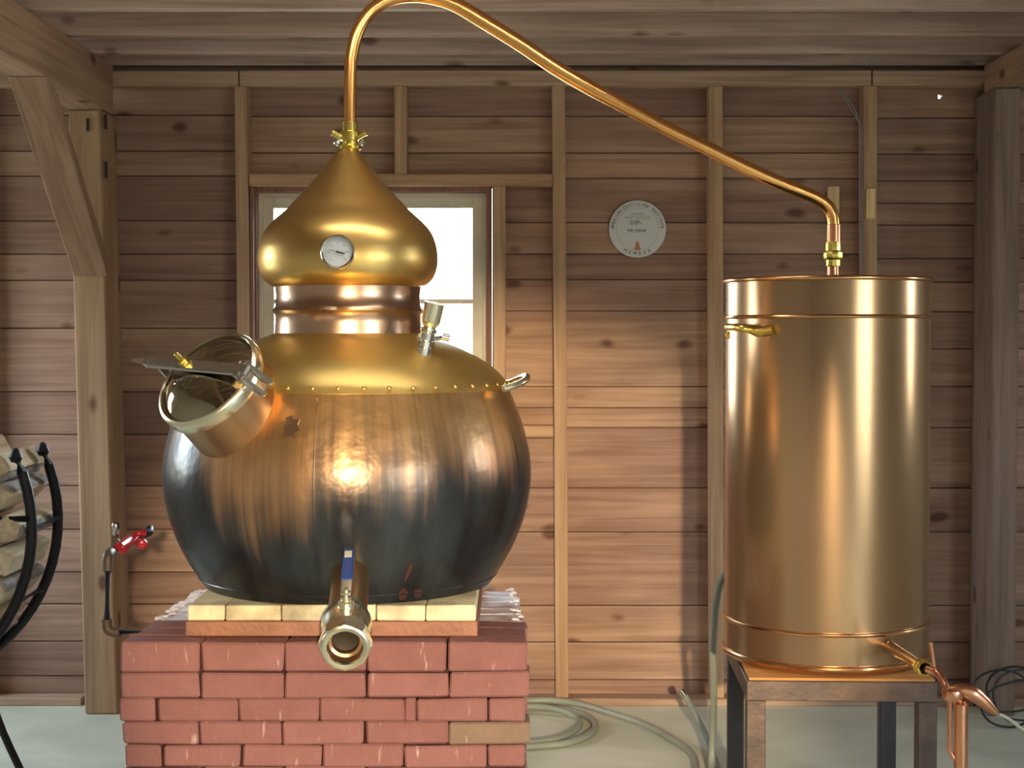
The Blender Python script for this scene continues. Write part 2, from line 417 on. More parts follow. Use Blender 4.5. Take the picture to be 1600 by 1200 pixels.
def obj(name, bm, mat, parent=None, origin=None, smooth=35, label=None, cat=None, group=None, kind=None):
    """bm is in world coordinates"""
    if origin is None:
        mn = V([min(v.co[i] for v in bm.verts) for i in range(3)]); mxx = V([max(v.co[i] for v in bm.verts) for i in range(3)])
        origin = (mn + mxx) / 2
    origin = V(origin)
    bmesh.ops.translate(bm, verts=bm.verts, vec=-origin)
    me = bpy.data.meshes.new(name); bm.to_mesh(me); bm.free()
    me.materials.append(M[mat] if isinstance(mat, str) else mat)
    if smooth:
        me.shade_smooth(); me.set_sharp_from_angle(angle=math.radians(smooth))
    o = bpy.data.objects.new(name, me); COL.objects.link(o)
    if parent is not None:
        o.parent = parent; o.location = origin - WL[parent.name]
    else:
        o.location = origin
    WL[o.name] = origin
    return props(o, label, cat, group, kind)

def box(x0, x1, y0, y1, z0, z1, bev=.002, jit=0, bm=None):
    own = bm is None
    b = bmesh.new()
    r = bmesh.ops.create_cube(b, size=1)
    for v in b.verts:
        v.co = V(((x0 + x1) / 2 + v.co.x * (x1 - x0), (y0 + y1) / 2 + v.co.y * (y1 - y0), (z0 + z1) / 2 + v.co.z * (z1 - z0)))
        if jit: v.co += V([random.uniform(-jit, jit) for _ in range(3)])
    if bev:
        bmesh.ops.bevel(b, geom=list(b.edges), offset=bev, segments=1, affect='EDGES')
    if own: return b
    merge(bm, b); return bm

def merge(dst, src):
    me = bpy.data.meshes.new('tmp'); src.to_mesh(me); src.free(); dst.from_mesh(me); bpy.data.meshes.remove(me)

def frame_of(d):
    d = V(d).normalized()
    a = V((0, 0, 1)) if abs(d.z) < .95 else V((1, 0, 0))
    u = d.cross(a).normalized(); w = u.cross(d).normalized()
    return u, w, d

def lathe(prof, origin=(0, 0, 0), axis=(0, 0, 1), seg=48, bm=None, caps=(False, False)):
    """prof: list of (radius, distance along axis)"""
    b = bm or bmesh.new(); o = V(origin)
    if tuple(axis) == (0, 0, 1): u, w, d = V((1, 0, 0)), V((0, 1, 0)), V((0, 0, 1))
    else: u, w, d = frame_of(axis)
    rings = []
    for r, t in prof:
        if r < 1e-6: rings.append([b.verts.new(o + d * t)]); continue
        rings.append([b.verts.new(o + d * t + (u * math.cos(2 * PI * i / seg) + w * math.sin(2 * PI * i / seg)) * r) for i in range(seg)])
    for A, B in zip(rings, rings[1:]):
        for i in range(seg):
            j = (i + 1) % seg
            if len(A) == 1 and len(B) == 1: continue
            if len(A) == 1: b.faces.new((A[0], B[j], B[i]))
            elif len(B) == 1: b.faces.new((A[i], A[j], B[0]))
            else: b.faces.new((A[i], A[j], B[j], B[i]))
    if caps[0] and len(rings[0]) > 1: b.faces.new(rings[0][::-1])
    if caps[1] and len(rings[-1]) > 1: b.faces.new(rings[-1])
    bmesh.ops.recalc_face_normals(b, faces=b.faces)
    return b

def catmull(pts, n=10):
    pts = [V(p) for p in pts]; out = []
    for i in range(len(pts) - 1):
        p0 = pts[max(i - 1, 0)]; p1 = pts[i]; p2 = pts[i + 1]; p3 = pts[min(i + 2, len(pts) - 1)]
        for k in range(n):
            t = k / n
            out.append(.5 * ((2 * p1) + (p2 - p0) * t + (2 * p0 - 5 * p1 + 4 * p2 - p3) * t * t + (3 * p1 - p0 - 3 * p2 + p3) * t ** 3))
    out.append(pts[-1]); return out

def tube(pts, rad, seg=14, n=10, bm=None, smooth=True, closed=False, flat=None):
    b = bm or bmesh.new()
    P_ = catmull(pts, n) if smooth else [V(p) for p in pts]
    m = len(P_); rings = []; u = None
    for i, p in enumerate(P_):
        d = (P_[min(i + 1, m - 1)] - P_[max(i - 1, 0)])
        d = d.normalized() if d.length > 1e-9 else V((0, 0, 1))
        if u is None: u, w, _ = frame_of(d)
        else:
            u = (u - d * u.dot(d)).normalized(); w = d.cross(u).normalized()
        if callable(rad): r = rad(i / (m - 1))
        elif isinstance(rad, (list, tuple)):
            f = i / (m - 1) * (len(rad) - 1); k = min(int(f), len(rad) - 2); r = rad[k] + (rad[k + 1] - rad[k]) * (f - k)
        else: r = rad
        fl = flat or 1
        rings.append([b.verts.new(p + (u * math.cos(2 * PI * k / seg) + w * fl * math.sin(2 * PI * k / seg)) * r) for k in range(seg)])
    for A, B in zip(rings, rings[1:]):
        for k in range(seg):
            b.faces.new((A[k], A[(k + 1) % seg], B[(k + 1) % seg], B[k]))
    b.faces.new(rings[0][::-1]); b.faces.new(rings[-1])
    bmesh.ops.recalc_face_normals(b, faces=b.faces)
    return b

def torus(c, axis, R, r, seg=64, rs=10, bm=None):
    b = bm or bmesh.new(); u, w, d = frame_of(axis); c = V(c)
    rings = []
    for i in range(seg):
        a = 2 * PI * i / seg; e_ = u * math.cos(a) + w * math.sin(a)
        rings.append([b.verts.new(c + e_ * (R + r * math.cos(2 * PI * k / rs)) + d * r * math.sin(2 * PI * k / rs)) for k in range(rs)])
    for i in range(seg):
        A, B = rings[i], rings[(i + 1) % seg]
        for k in range(rs):
            b.faces.new((A[k], A[(k + 1) % rs], B[(k + 1) % rs], B[k]))
    bmesh.ops.recalc_face_normals(b, faces=b.faces)
    return b

def beam_between(a, b_, wx, wt, bev=.004, side=(1, 0, 0), bm=None):
    """square timber from a to b_; wx = width along side, wt = other thickness"""
    a = V(a); b_ = V(b_); d = (b_ - a).normalized(); s = V(side); s = (s - d * s.dot(d)).normalized(); t = d.cross(s)
    m = bmesh.new(); bmesh.ops.create_cube(m, size=1); L_ = (b_ - a).length; c = (a + b_) / 2
    for v in m.verts:
        v.co = c + s * v.co.x * wx + t * v.co.y * wt + d * v.co.z * L_
    if bev: bmesh.ops.bevel(m, geom=list(m.edges), offset=bev, segments=1, affect='EDGES')
    if bm is not None: merge(bm, m); return bm
    return m

def hexnut(c, axis, r, h, bm=None, seg=6):
    return lathe([(0, 0), (r * .9, 0), (r, h * .12), (r, h * .88), (r * .9, h), (0, h)], c, axis, seg, bm)

def lean_box(x0, x1, y0, y1, z0, z1, dx_top=0, dx_bot=0, bev=.003):
    b = box(x0, x1, y0, y1, z0, z1, 0)
    for v in b.verts: v.co.x += dx_top if v.co.z > (z0 + z1) / 2 else dx_bot
    bmesh.ops.bevel(b, geom=list(b.edges), offset=bev, segments=1, affect='EDGES')
    return b

# ---------------------------------------------------------------- setting
floor = empty('floor', (0, 0, 0), kind='structure')
obj('slab', box(XL - .2, XR + .2, YF - .1, YB + .25, -.12, 0, 0), 'concrete', floor, smooth=0)

wall_back = empty('wall_back', (0, YB, 0), kind='structure')
YS = YB - .09          # front of the studs
def zx(px, D): return P(px, 525, D).x
def zz(py, D): return P(800, py, D).z

# window opening in the sheathing
WX0, WX1 = zx(396, YB), zx(769, YB)
WZ1, WZ0 = zz(293, YB), zz(662, YB)

def board_rects(x0, x1, z0, z1):
    """board minus the window opening"""
    g = .0016
    if x1 <= WX0 or x0 >= WX1 or z1 <= WZ0 or z0 >= WZ1: return [(x0, x1, z0, z1)]
    out = []
    if x0 < WX0: out.append((x0, WX0, z0, z1))
    if x1 > WX1: out.append((WX1, x1, z0, z1))
    a, b = max(x0, WX0), min(x1, WX1)
    if z1 > WZ1: out.append((a, b, WZ1, z1))
    if z0 < WZ0: out.append((a, b, z0, WZ0))
    return out

def board_with_hole(x0, x1, z0, z1, y0, y1, hx, hz, hr):
    b = bmesh.new(); n = 12
    inner = []; outer = []
    for i in range(n):
        a = 2 * PI * i / n
        r = hr * (1 + .25 * math.sin(3 * a + 1))
        inner.append((hx + math.cos(a) * r, hz + math.sin(a) * r))
        c, s = math.cos(a), math.sin(a)
        tx = ((x1 - hx) / c if c > 1e-6 else (x0 - hx) / c if c < -1e-6 else 1e9)
        tz = ((z1 - hz) / s if s > 1e-6 else (z0 - hz) / s if s < -1e-6 else 1e9)
        t = min(tx, tz); outer.append((hx + c * t, hz + s * t))
    def ring(pts, y): return [b.verts.new((p[0], y, p[1])) for p in pts]
    i0, o0, i1, o1 = ring(inner, y0), ring(outer, y0), ring(inner, y1), ring(outer, y1)
    for k in range(n):
        j = (k + 1) % n
        b.faces.new((o0[k], o0[j], i0[j], i0[k])); b.faces.new((o1[k], o1[j], i1[j], i1[k]))
        b.faces.new((i0[k], i0[j], i1[j], i1[k])); b.faces.new((o0[k], o0[j], o1[j], o1[k]))
    # corners: close the four corner gaps
    for cx_, cz_ in ((x0, z0), (x1, z0), (x0, z1), (x1, z1)):
        ks = sorted(range(n), key=lambda k: (outer[k][0] - cx_) ** 2 + (outer[k][1] - cz_) ** 2)
        on_x = [k for k in range(n) if abs(outer[k][0] - cx_) < 1e-5]; on_z = [k for k in range(n) if abs(outer[k][1] - cz_) < 1e-5]
        if on_x and on_z:
            kx = min(on_x, key=lambda k: abs(outer[k][1] - cz_)); kz = min(on_z, key=lambda k: abs(outer[k][0] - cx_))
            if kx != kz:
                c0 = b.verts.new((cx_, y0, cz_)); c1 = b.verts.new((cx_, y1, cz_))
                b.faces.new((o0[kx], c0, o0[kz])); b.faces.new((o1[kx], c1, o1[kz]))
    bmesh.ops.recalc_face_normals(b, faces=b.faces)
    return b

right_lines = [86, 135, 182, 239, 279, 348, 397, 437, 486, 604, 637, 668, 762, 831, 946, 1003, 1062, 1108]
left_lines = [86, 132, 180, 236, 275, 345, 397, 438, 513, 612, 679, 759, 827, 894, 944, 1002, 1056, 1108]
far_lines = [86, 138, 185, 241, 283, 318, 352, 404, 441, 487, 545, 604, 668, 762, 831, 946, 1003, 1062, 1108]
SPLITL, SPLITR = zx(380, YB), zx(1353, YB)
HX, HZ = zx(1465, YB), zz(151, YB)
for lines, xa, xb in ((left_lines, XL, SPLITL), (right_lines, SPLITL, SPLITR), (far_lines, SPLITR, XR)):
    for t, bt in zip(lines, lines[1:]):
        z1, z0 = zz(t, YB), max(zz(bt, YB), 0)
        if t == 86: z1 = ZC
        g = .0018
        for (a, b_, c, d) in board_rects(xa, xb, z0, z1):
            pr = random.uniform(-.004, .003)
            if a < HX < b_ and c < HZ < d:
                bmh = board_with_hole(a, b_, c + g, d - g, YB + pr, YB + .024, HX, HZ, .0085)
                obj('board', bmh, 'board', wall_back, smooth=0); continue
            o = obj('board', box(a + .0005, b_ - .0005, YB + pr, YB + .024, c + g, d - g, .0015), 'board_left' if b_ <= SPLITL + .01 or a >= SPLITR - .01 else 'board', wall_back, smooth=0)
# outer weather skin behind the boards, open at the window and the knot hole
def skin():
    b = bmesh.new()
    y0, y1 = YB + .0245, YB + .05
    box(XL, WX0, y0, y1, 0, ZC, 0, bm=b)
    box(WX0, WX1, y0, y1, 0, WZ0, 0, bm=b); box(WX0, WX1, y0, y1, WZ1, ZC, 0, bm=b)
    box(WX1, HX - .03, y0, y1, 0, ZC, 0, bm=b); box(HX + .03, XR, y0, y1, 0, ZC, 0, bm=b)
    box(HX - .03, HX + .03, y0, y1, 0, HZ - .03, 0, bm=b); box(HX - .03, HX + .03, y0, y1, HZ + .03, ZC, 0, bm=b)
    return b
obj('outer_skin', skin(), 'board_left', wall_back, smooth=0)

PT, PB = zz(110, YS), zz(134, YS)      # top plate
def stud(pxl, pxr, z0, z1, lt=0, lb=0, name='stud'):
    return obj(name, lean_box(zx(pxl, YS), zx(pxr, YS), YS, YB - .005, z0, z1, lt, lb), 'stud', wall_back, smooth=0)
SP = .03
stud(370, 390, SP, PB, -.004, .010)
stud(617, 636, zz(271, YS), PB, name='cripple_stud')
stud(865, 885, SP, PB, -.006, .010)
stud(1109, 1130, SP, PB, -.006, .010)
stud(1348, 1369, SP, PB, -.002, .012)
stud(771, 790, zz(650, YS), zz(290, YS), name='jack_stud')
stud(-60, -40, SP, PB); stud(-305, -285, SP, PB)
obj('header', box(zx(390, YS) , zx(863, YS), YS + .002, YB - .005, zz(290.5, YS), zz(271, YS), .003), 'header', wall_back, smooth=0)
obj('sill_block', box(zx(391, YS), zx(865, YS) , YS + .003, YB - .005, zz(684, YS), zz(665, YS), .003), 'header', wall_back, smooth=0)
obj('jack_stud', box(zx(391, YS), zx(396, YS), YS + .004, YB - .005, WZ0, WZ1, .001), 'casing', wall_back, smooth=0)
# top plate in three lengths, sole plate
for a, b_ in ((-3.19, zx(375, YS)), (zx(376, YS), zx(1359, YS)), (zx(1360, YS), XR - .005)):
    obj('top_plate', box(a + .001, b_ - .001, YS - .003, YB - .005, PB, PT + random.uniform(-.002, .002), .003), 'plate', wall_back, smooth=0)
for a, b_ in ((XL + .01, -1.69), (-1.51, 1.785), (XQ + .002, XR - .005)):
    obj('sole_plate', box(a, b_, YS - .006, YB - .005, 0, SP - .001, .003), 'plate', wall_back, smooth=0)
# painted light patches, and the cables
ps = empty('wall_right', (XR, 0, 0), kind='structure')

def side_wall(root, x0, x1, wins):
    b = bmesh.new()
    ys = [YF] + [v for w in sorted(wins) for v in (w[0], w[1])] + [YB + .05]
    for i in range(len(ys) - 1):
        if i % 2 == 0: box(x0, x1, ys[i], ys[i + 1], 0, ZC, 0, bm=b)
        else:
            w = sorted(wins)[i // 2]
            box(x0, x1, ys[i], ys[i + 1], 0, w[2], 0, bm=b); box(x0, x1, ys[i], ys[i + 1], w[3], ZC, 0, bm=b)
    return obj('sheathing', b, 'interior', root, smooth=0)
side_wall(ps, XR, XR + .06, RWIN)
wleft = empty('wall_left', (XL, 0, 0), kind='structure')
side_wall(wleft, XL - .06, XL, LWIN)
wfront = empty('wall_front', (0, YF, 0), kind='structure')
obj('sheathing', box(XL, XR, YF - .06, YF, 0, ZC, 0), 'interior', wfront, smooth=0)

# right wall studs near the corner (visible strip)
obj('stud', box(zx(1571, YS), zx(1587, YS), YS, YB - .005, SP, PB, .003), 'dark_post', wall_back, smooth=0)

ceiling = empty('ceiling', (0, 1.3, ZC), kind='structure')
obj('deck', box(XL, XR, YF, YB + .05, ZC, ZC + .04, 0), 'joist', ceiling, smooth=0)
ZJ = 2.481
jd = [5.945, 5.69, 5.36, 4.935]
while jd[-1] > YF + .5: jd.append(jd[-1] - .41)
for d in jd:
    obj('joist', box(XL + .005, XR - .005, d, d + .05, ZJ + random.uniform(0, .003), ZC - .001, .003), 'joist', ceiling, smooth=0)
# tie beams running towards the viewer
BXL, BXR = -1.685, -1.545
obj('tie_beam', box(BXL, BXR, YF + .05, YS - .005, 2.293, ZJ - .003, .005), 'beam', ceiling, smooth=0)
obj('tie_beam', box(1.80, XQ - .002, YF + .05, YS - .005, 2.37, ZJ - .003, .005), 'beam', ceiling, smooth=0)

# big corner posts and brace (carry the tie beams)
def pegged(o, pts):
    pass
post = obj('timber_post', lean_box(-1.66, -1.538, 5.80, YB - .006, 0.001, 2.292, -.02, .022, .006), 'post', None, smooth=0,
           label='heavy square timber post against the back wall left of the copper still', cat='post')
for px, py, h_ in ((137, 195, 20), (164, 190, 22), (165, 265, 26)):
    c = P(px, py, 5.796)
    obj('mortise_slot', box(c.x - .004, c.x + .004, 5.793, 5.81, c.z - h_ / 830, c.z + h_ / 830, .001), 'dark_hole', post, smooth=0)
brace = obj('timber_brace', beam_between((-1.60, 5.80 - .005, 1.70), (-1.602, 5.10, 2.29),   .13, .10, .005), 'brace', None, smooth=0,
            label='diagonal timber knee brace joining the left post to the beam overhead', cat='brace')
# trim the brace ends: keep it in front of the post and below the beam
bmt = bmesh.new(); bmt.from_mesh(brace.data)
bl = brace.location
for v in bmt.verts:
    wy = v.co.y + bl.y; wz = v.co.z + bl.z
    if wz > 2.20: v.co.y -= (2.29 - wz) * 0.0; v.co.z = 2.291 - bl.z
    if wy > 5.70: v.co.y = 5.797 - bl.y
bmt.to_mesh(brace.data); bmt.free()
corner = obj('timber_post', box(1.79, 1.892, 5.775, YB - .006, .001, 2.368, .006), 'dark_post', None, smooth=0,
             label='dark timber corner post at the far right against the back wall', cat='post')

# ---------------------------------------------------------------- window
def window(name, X, Y, Z, yfront):
    """X,Z = opening; cols 2 rows 2; sits in the back wall"""
    x0, x1 = X; z0, z1 = Z
    w = empty(name, ((x0 + x1) / 2, yfront, (z0 + z1) / 2), kind='structure')
    c = .022; y0 = yfront - .055; y1 = yfront + .06
    obj('casing', box(x0 + .001, x0 + c, y0, y1, z0, z1, .002), 'casing', w, smooth=0)
    obj('casing', box(x1 - c, x1 - .001, y0, y1, z0, z1, .002), 'casing', w, smooth=0)
    obj('casing', box(x0 + c, x1 - c, y0, y1, z1 - c, z1 - .001, .002), 'casing', w, smooth=0)
    obj('casing', box(x0 + c, x1 - c, y0, y1, z0 + .001, z0 + c, .002), 'casing', w, smooth=0)
    # painted stop bead
    ya, yb = yfront - .002, yfront + .058
    st = .014
    for bx in (box(x0 + c, x0 + c + st, ya, yb, z0 + c, z1 - c, .001), box(x1 - c - st, x1 - c, ya, yb, z0 + c, z1 - c, .001),
               box(x0 + c + st, x1 - c - st, ya, yb, z1 - c - st, z1 - c, .001)):
        obj('stop_bead', bx, 'sash', w, smooth=0)
    a0, a1 = x0 + c + st, x1 - c - st; b0, b1 = z0 + c, z1 - c - st
    s = .042; ys0, ys1 = yfront + .018, yfront + .05
    sash = obj('sash', frame_bm(a0, a1, b0, b1, s, ys0, ys1), 'sash', w, smooth=0)
    xm = (a0 + a1) / 2; zm = zz(471, yfront + .03)
    obj('muntin', box(xm - .01, xm + .01, ys0 + .004, ys1 - .004, b0 + s, b1 - s, .002), 'sash', sash, smooth=0)
    obj('muntin', box(a0 + s, a1 - s, ys0 + .006, ys1 - .002, zm - .009, zm + .009, .002), 'sash', sash, smooth=0)
    for (p, q) in ((a0 + s, xm - .01), (xm + .01, a1 - s)):
        for (r, t) in ((b0 + s, zm - .009), (zm + .009, b1 - s)):
            obj('pane', box(p, q, yfront + .033, yfront + .036, r, t, 0), 'glass', sash, smooth=0)
    return w

def frame_bm(x0, x1, z0, z1, s, y0, y1):
    b = bmesh.new()
    box(x0, x0 + s, y0, y1, z0, z1, .002, bm=b); box(x1 - s, x1, y0, y1, z0, z1, .002, bm=b)
    box(x0 + s, x1 - s, y0, y1, z0, z0 + s, .002, bm=b); box(x0 + s, x1 - s, y0, y1, z1 - s, z1, .002, bm=b)
    return b
window('window_1', (WX0, WX1), 0, (WZ0, WZ1), YB)

def unseen_side_window(name, x, win, sgn):
    y0, y1, z0, z1 = win
    w = empty(name, (x, (y0 + y1) / 2, (z0 + z1) / 2), kind='structure')
    xa, xb = (x + .005, x + .05) if sgn > 0 else (x - .05, x - .005)
    b = bmesh.new(); s = .05
    box(xa, xb, y0, y0 + s, z0, z1, 0, bm=b); box(xa, xb, y1 - s, y1, z0, z1, 0, bm=b)
    box(xa, xb, y0 + s, y1 - s, z0, z0 + s, 0, bm=b); box(xa, xb, y0 + s, y1 - s, z1 - s, z1, 0, bm=b)
    ym = (y0 + y1) / 2
    box(xa, xb, ym - .015, ym + .015, z0 + s, z1 - s, 0, bm=b)
    obj('sash', b, 'sash', w, smooth=0)
n = 2
for win in RWIN: unseen_side_window('window_%d' % n, XR, win, 1); n += 1  # windows out of view, added for daylight and reflections
for win in LWIN: unseen_side_window('window_%d' % n, XL, win, -1); n += 1

# unseen ceiling lamp added for highlights on the copper (just above the picture)
lx, ly = -.15, 3.72
lamp = empty('added_ceiling_lamp', (lx, ly, 2.44), 'added unseen batten lamp under the joists above the still', 'lamp')
obj('housing', box(lx - .62, lx + .62, ly - .06, ly + .06, 2.43, 2.48, .004), 'added_lamp_white', lamp, smooth=0)
for k in (-1, 1):
    obj('lamp_tube', tube([(lx - .58, ly + k * .03, 2.412), (lx + .58, ly + k * .03, 2.412)], .014, smooth=False), 'added_tube_glow', lamp)

wl_ = empty('added_spot_lamp', (.44, -3.06, 1.92), 'added unseen spot lamp on the wall behind the viewer', 'lamp')  # unseen housing added around the spot
obj('reflector', lathe([(.03, -.30), (.05, -.12), (.085, -.02), (.088, -.02), (.055, -.125), (.035, -.30), (0, -.30)], (.44, -3.0, 1.92), (0, 1, -.05), 32), 'added_lamp_white', wl_)
obj('bracket', tube([(.44, -3.30, 1.92), (.44, -3.399, 1.92)], .02, 12, smooth=False), 'iron', wl_)

# ---------------------------------------------------------------- brick stack
ZT = zz(1003, 3.83)            # top of the stack
SY0 = 3.83
stack = empty('brick_stack', (-.475, 4.24, 0), 'dry-stacked red brick base under the copper still', 'brick stack')
heights = [zz(1003, 3.83) - zz(1050, 3.83), zz(1050, 3.83) - zz(1091, 3.83), zz(1091, 3.83) - zz(1128, 3.83), zz(1128, 3.83) - zz(1164, 3.83), .0575]
rest = ZT - sum(heights); nrow = 6
heights += [rest / nrow] * nrow
front_px = [
 [185, 311, 442, 571, 698, 825],
 [184, 310, 442, 573, 701, 830],
 [183, 242, 369, 498, 631, 649, 763, 822],
 [186, 307, 437, 570, 700, 831],
 [190, 250, 374, 501, 630, 762, 824],
]
def brick(x0, x1, y0, y1, z0, z1, mat='brick'):
    b = box(x0, x1, y0, y1, z0, z1, .005, jit=.0026)
    o = obj('brick', b, mat, stack, smooth=0)
    return o
BL, BH = .203, .097
z = ZT
for ci, h_ in enumerate(heights):
    z0 = z - h_; g = .0012
    pxs = front_px[ci] if ci < 5 else [p + (0 if ci % 2 else 64) for p in ([186, 312, 440, 569, 698, 826] if ci % 2 else [122, 250, 377, 505, 633, 762])]
    if ci >= 5 and not ci % 2: pxs = [186] + pxs[1:] + [826]
    xs = [zx(p, 3.83) for p in pxs]
    for i in range(len(xs) - 1):
        gap = random.choice([.002, .002, .003, .006])
        oy = random.uniform(-.006, .006) + (0 if ci > 1 else -.002)
        mat = 'brick_grey' if (ci == 3 and i == len(xs) - 2) else 'brick'
        brick(xs[i] + .001, xs[i + 1] - gap, SY0 + oy, SY0 + BH + oy - .006, z0 + g * random.random(), z - g, mat)
    # side and rear rows
    X0, X1 = zx(186, 3.83), zx(825, 3.83)
    yy = SY0 + BH + .003; k = 0
    top = ci == 0
    while yy + .09 < 4.64:
        sh = (yy - SY0) * .035
        if ci % 2 == 0:      # bricks laid across
            j1, j2 = random.uniform(-.008, .008), random.uniform(-.008, .008)
            lay = BH - .002
            brick(X0 + sh + j1, X0 + sh + BL + j1, yy, yy + lay, z0 + g, z - g, 'brick_lime' if top and k > 1 else 'brick')
            brick(X1 - sh - BL + j2, X1 - sh + j2, yy, yy + lay, z0 + g, z - g, 'brick_lime' if top and k > 1 else 'brick')
            yy += BH
        else:
            lay = min(BL, 4.645 - yy) - .003
            brick(X0 + sh, X0 + sh + BH, yy, yy + lay, z0 + g, z - g)
            brick(X1 - sh - BH, X1 - sh, yy, yy + lay, z0 + g, z - g)
            yy += BL
        k += 1
    n_ = 3 if ci % 2 == 0 else 4
    xa, xb = (X0 + BL + .04, X1 - BL - .04) if ci % 2 == 0 else (X0 + BH + .03, X1 - BH - .03)
    for i in range(n_):
        w_ = (xb - xa) / n_
        brick(xa + i * w_ + .002, xa + (i + 1) * w_ - .002, 4.545, 4.64, z0 + g, z - g)
    z = z0
# lime crumbs on the outer rims
b = bmesh.new()
for i in range(70):
    side = random.random() < .7
    y_ = random.uniform(4.12, 4.62); sh = (y_ - SY0) * .035
    x_ = (zx(186, 3.83) + sh + random.uniform(.004, .03)) if side else (zx(825, 3.83) - sh - random.uniform(.004, .03))
    r_ = random.uniform(.003, .008)
    q = bmesh.ops.create_icosphere(b, subdivisions=1, radius=r_)
    for v in q['verts']: v.co = V((v.co.x * 1.5, v.co.y * 1.5, v.co.z * .7)) + V((x_, y_, ZT + r_ * .45 - .0012))
obj('lime_crumbs', b, 'lime', stack, kind='stuff')

# steel tray with cream fire bricks
TX0, TX1, TY0, TY1 = P(290, 985, 3.895).x, P(746, 985, 3.895).x, 3.895, 4.60
ZR = zz(971, 3.895)
ZFB = zz(946, 3.895)
hearth = empty('fire_brick_hearth', ((TX0 + TX1) / 2, 4.25, ZT), 'rust-brown steel tray of cream fire bricks between red bricks and copper pot', 'hearth')
b = bmesh.new()
box(TX0, TX1, TY0, TY0 + .02, ZT + .001, ZR, .002, bm=b); box(TX0, TX1, TY1 - .02, TY1, ZT + .001, ZR, .002, bm=b)
box(TX0, TX0 + .02, TY0 + .02, TY1 - .02, ZT + .001, ZR, .002, bm=b); box(TX1 - .02, TX1, TY0 + .02, TY1 - .02, ZT + .001, ZR, .002, bm=b)
box(TX0 + .02, TX1 - .02, TY0 + .02, TY1 - .02, ZR - .006, ZR - .001, 0, bm=b)
obj('tray', b, 'rust', hearth, smooth=0)
fx = [P(p, 955, 3.9).x for p in (293, 352, 440, 518, 588, 665, 744)]
ny = 3; dy = (TY1 - TY0 - .004) / ny
for j in range(ny):
    for i in range(6):
        obj('fire_brick', box(fx[i] + .001, fx[i + 1] - .0015, TY0 + .003 + j * dy, TY0 + .003 + (j + 1) * dy - .003, ZR + .0005, ZFB - random.uniform(0, .0015), .003, .0008), 'fire_brick', hearth, smooth=0)

# ---------------------------------------------------------------- pot still
PX, PY = P(545, 700, 4.3).x, 4.3
def pz(py): return P(545, py, 4.3).z
S = 4.3 / F
still = empty('pot_still', (PX, PY, ZFB), 'large golden copper pot still with onion head and smoke-blackened belly on bricks', 'still')
ZB = ZFB + .001
def prof(pts): return [(r * S, pz(y)) for r, y in pts]
def smooth_prof(pts, n=4):
    c = catmull([(r, y, 0) for r, y in pts], n); return [(p.x, p.y) for p in c]
body_pts = [(251, 606), (262, 634), (272, 662), (280, 692), (284.5, 720), (285, 750), (281, 780), (273, 812), (260, 845), (245, 873), (232, 893), (222, 907)]
bp_ = [(r * S, pz(y)) for r, y in smooth_prof(body_pts)]
zlast = bp_[-1][1]
bp_ += [(.385, ZB + .008), (.36, ZB), (0, ZB)]
body = obj('pot_body', lathe(bp_, (PX, PY, 0), seg=128), 'body', still, origin=(PX, PY, ZB), smooth=60)
sh_pts = [(114, 521), (150, 535), (185, 550), (212, 565), (230, 579), (244, 594), (251, 606)]
spf = [(r * S + .003, pz(y)) for r, y in smooth_prof(sh_pts)]
shoulder = obj('shoulder', lathe(spf + [(spf[-1][0] - .006, spf[-1][1] - .001)], (PX, PY, 0), seg=128), 'gold_copper', still, origin=(PX, PY, pz(606)), smooth=60)
# lap seam band and rivets
b = bmesh.new()
for k in range(44):
    a = 2 * PI * (k + .35) / 44
    r_ = 250.5 * S + .0035
    c = V((PX + r_ * math.sin(a), PY - r_ * math.cos(a), pz(598)))
    q = bmesh.ops.create_icosphere(b, subdivisions=2, radius=.006)
    nrm = V((math.sin(a), -math.cos(a), .45)).normalized()
    for v in q['verts']:
        v.co = c + v.co - nrm * (v.co.dot(nrm)) * .45
obj('rivets', b, 'gold_copper', still, kind='stuff')
# vertical body seam: a lapped raised line
def surf_r(zv, pr):
    for (r0, a0), (r1, a1) in zip(pr, pr[1:]):
        if min(a0, a1) <= zv <= max(a0, a1) and a0 != a1:
            return r0 + (r1 - r0) * (zv - a0) / (a1 - a0)
    return pr[0][0]
pts = []
for k in range(24):
    zv = pz(612) + (pz(905) - pz(612)) * k / 23
    a = math.radians(-3.6); r_ = surf_r(zv, bp_) - .001
    pts.append((PX + r_ * math.sin(a), PY - r_ * math.cos(a), zv))
obj('seam', tube(pts, .0028, 8, 1, smooth=False), 'body', still, origin=(PX, PY, ZB))
# base crease ring
obj('base_ring', torus((PX, PY, pz(893)), (0, 0, 1), 231 * S + .001, .003, 96, 8), 'body', still, origin=(PX, PY, ZB))
# neck
nk = [(114, 523), (113, 505), (113, 492), (115.5, 489), (117.5, 486), (115.5, 483), (113, 480), (111.5, 462), (113, 449)]
neck = obj('neck', lathe([(r * S, pz(y)) for r, y in nk], (PX, PY, 0), seg=96), 'neck_copper', still, origin=(PX, PY, pz(486)), smooth=40)
on_pts = [(113, 449), (121, 446), (130, 438), (136, 427), (139.5, 412), (139.5, 398), (137, 382), (130, 364), (116, 347), (97, 330), (81, 313), (65, 296), (47, 275), (30, 253), (14, 233)]
onp = [(r * S, pz(y)) for r, y in smooth_prof(on_pts)]
onion = obj('onion_head', lathe(onp, (PX, PY, 0), seg=96), 'onion_copper', still, origin=(PX, PY, pz(449)), smooth=60)

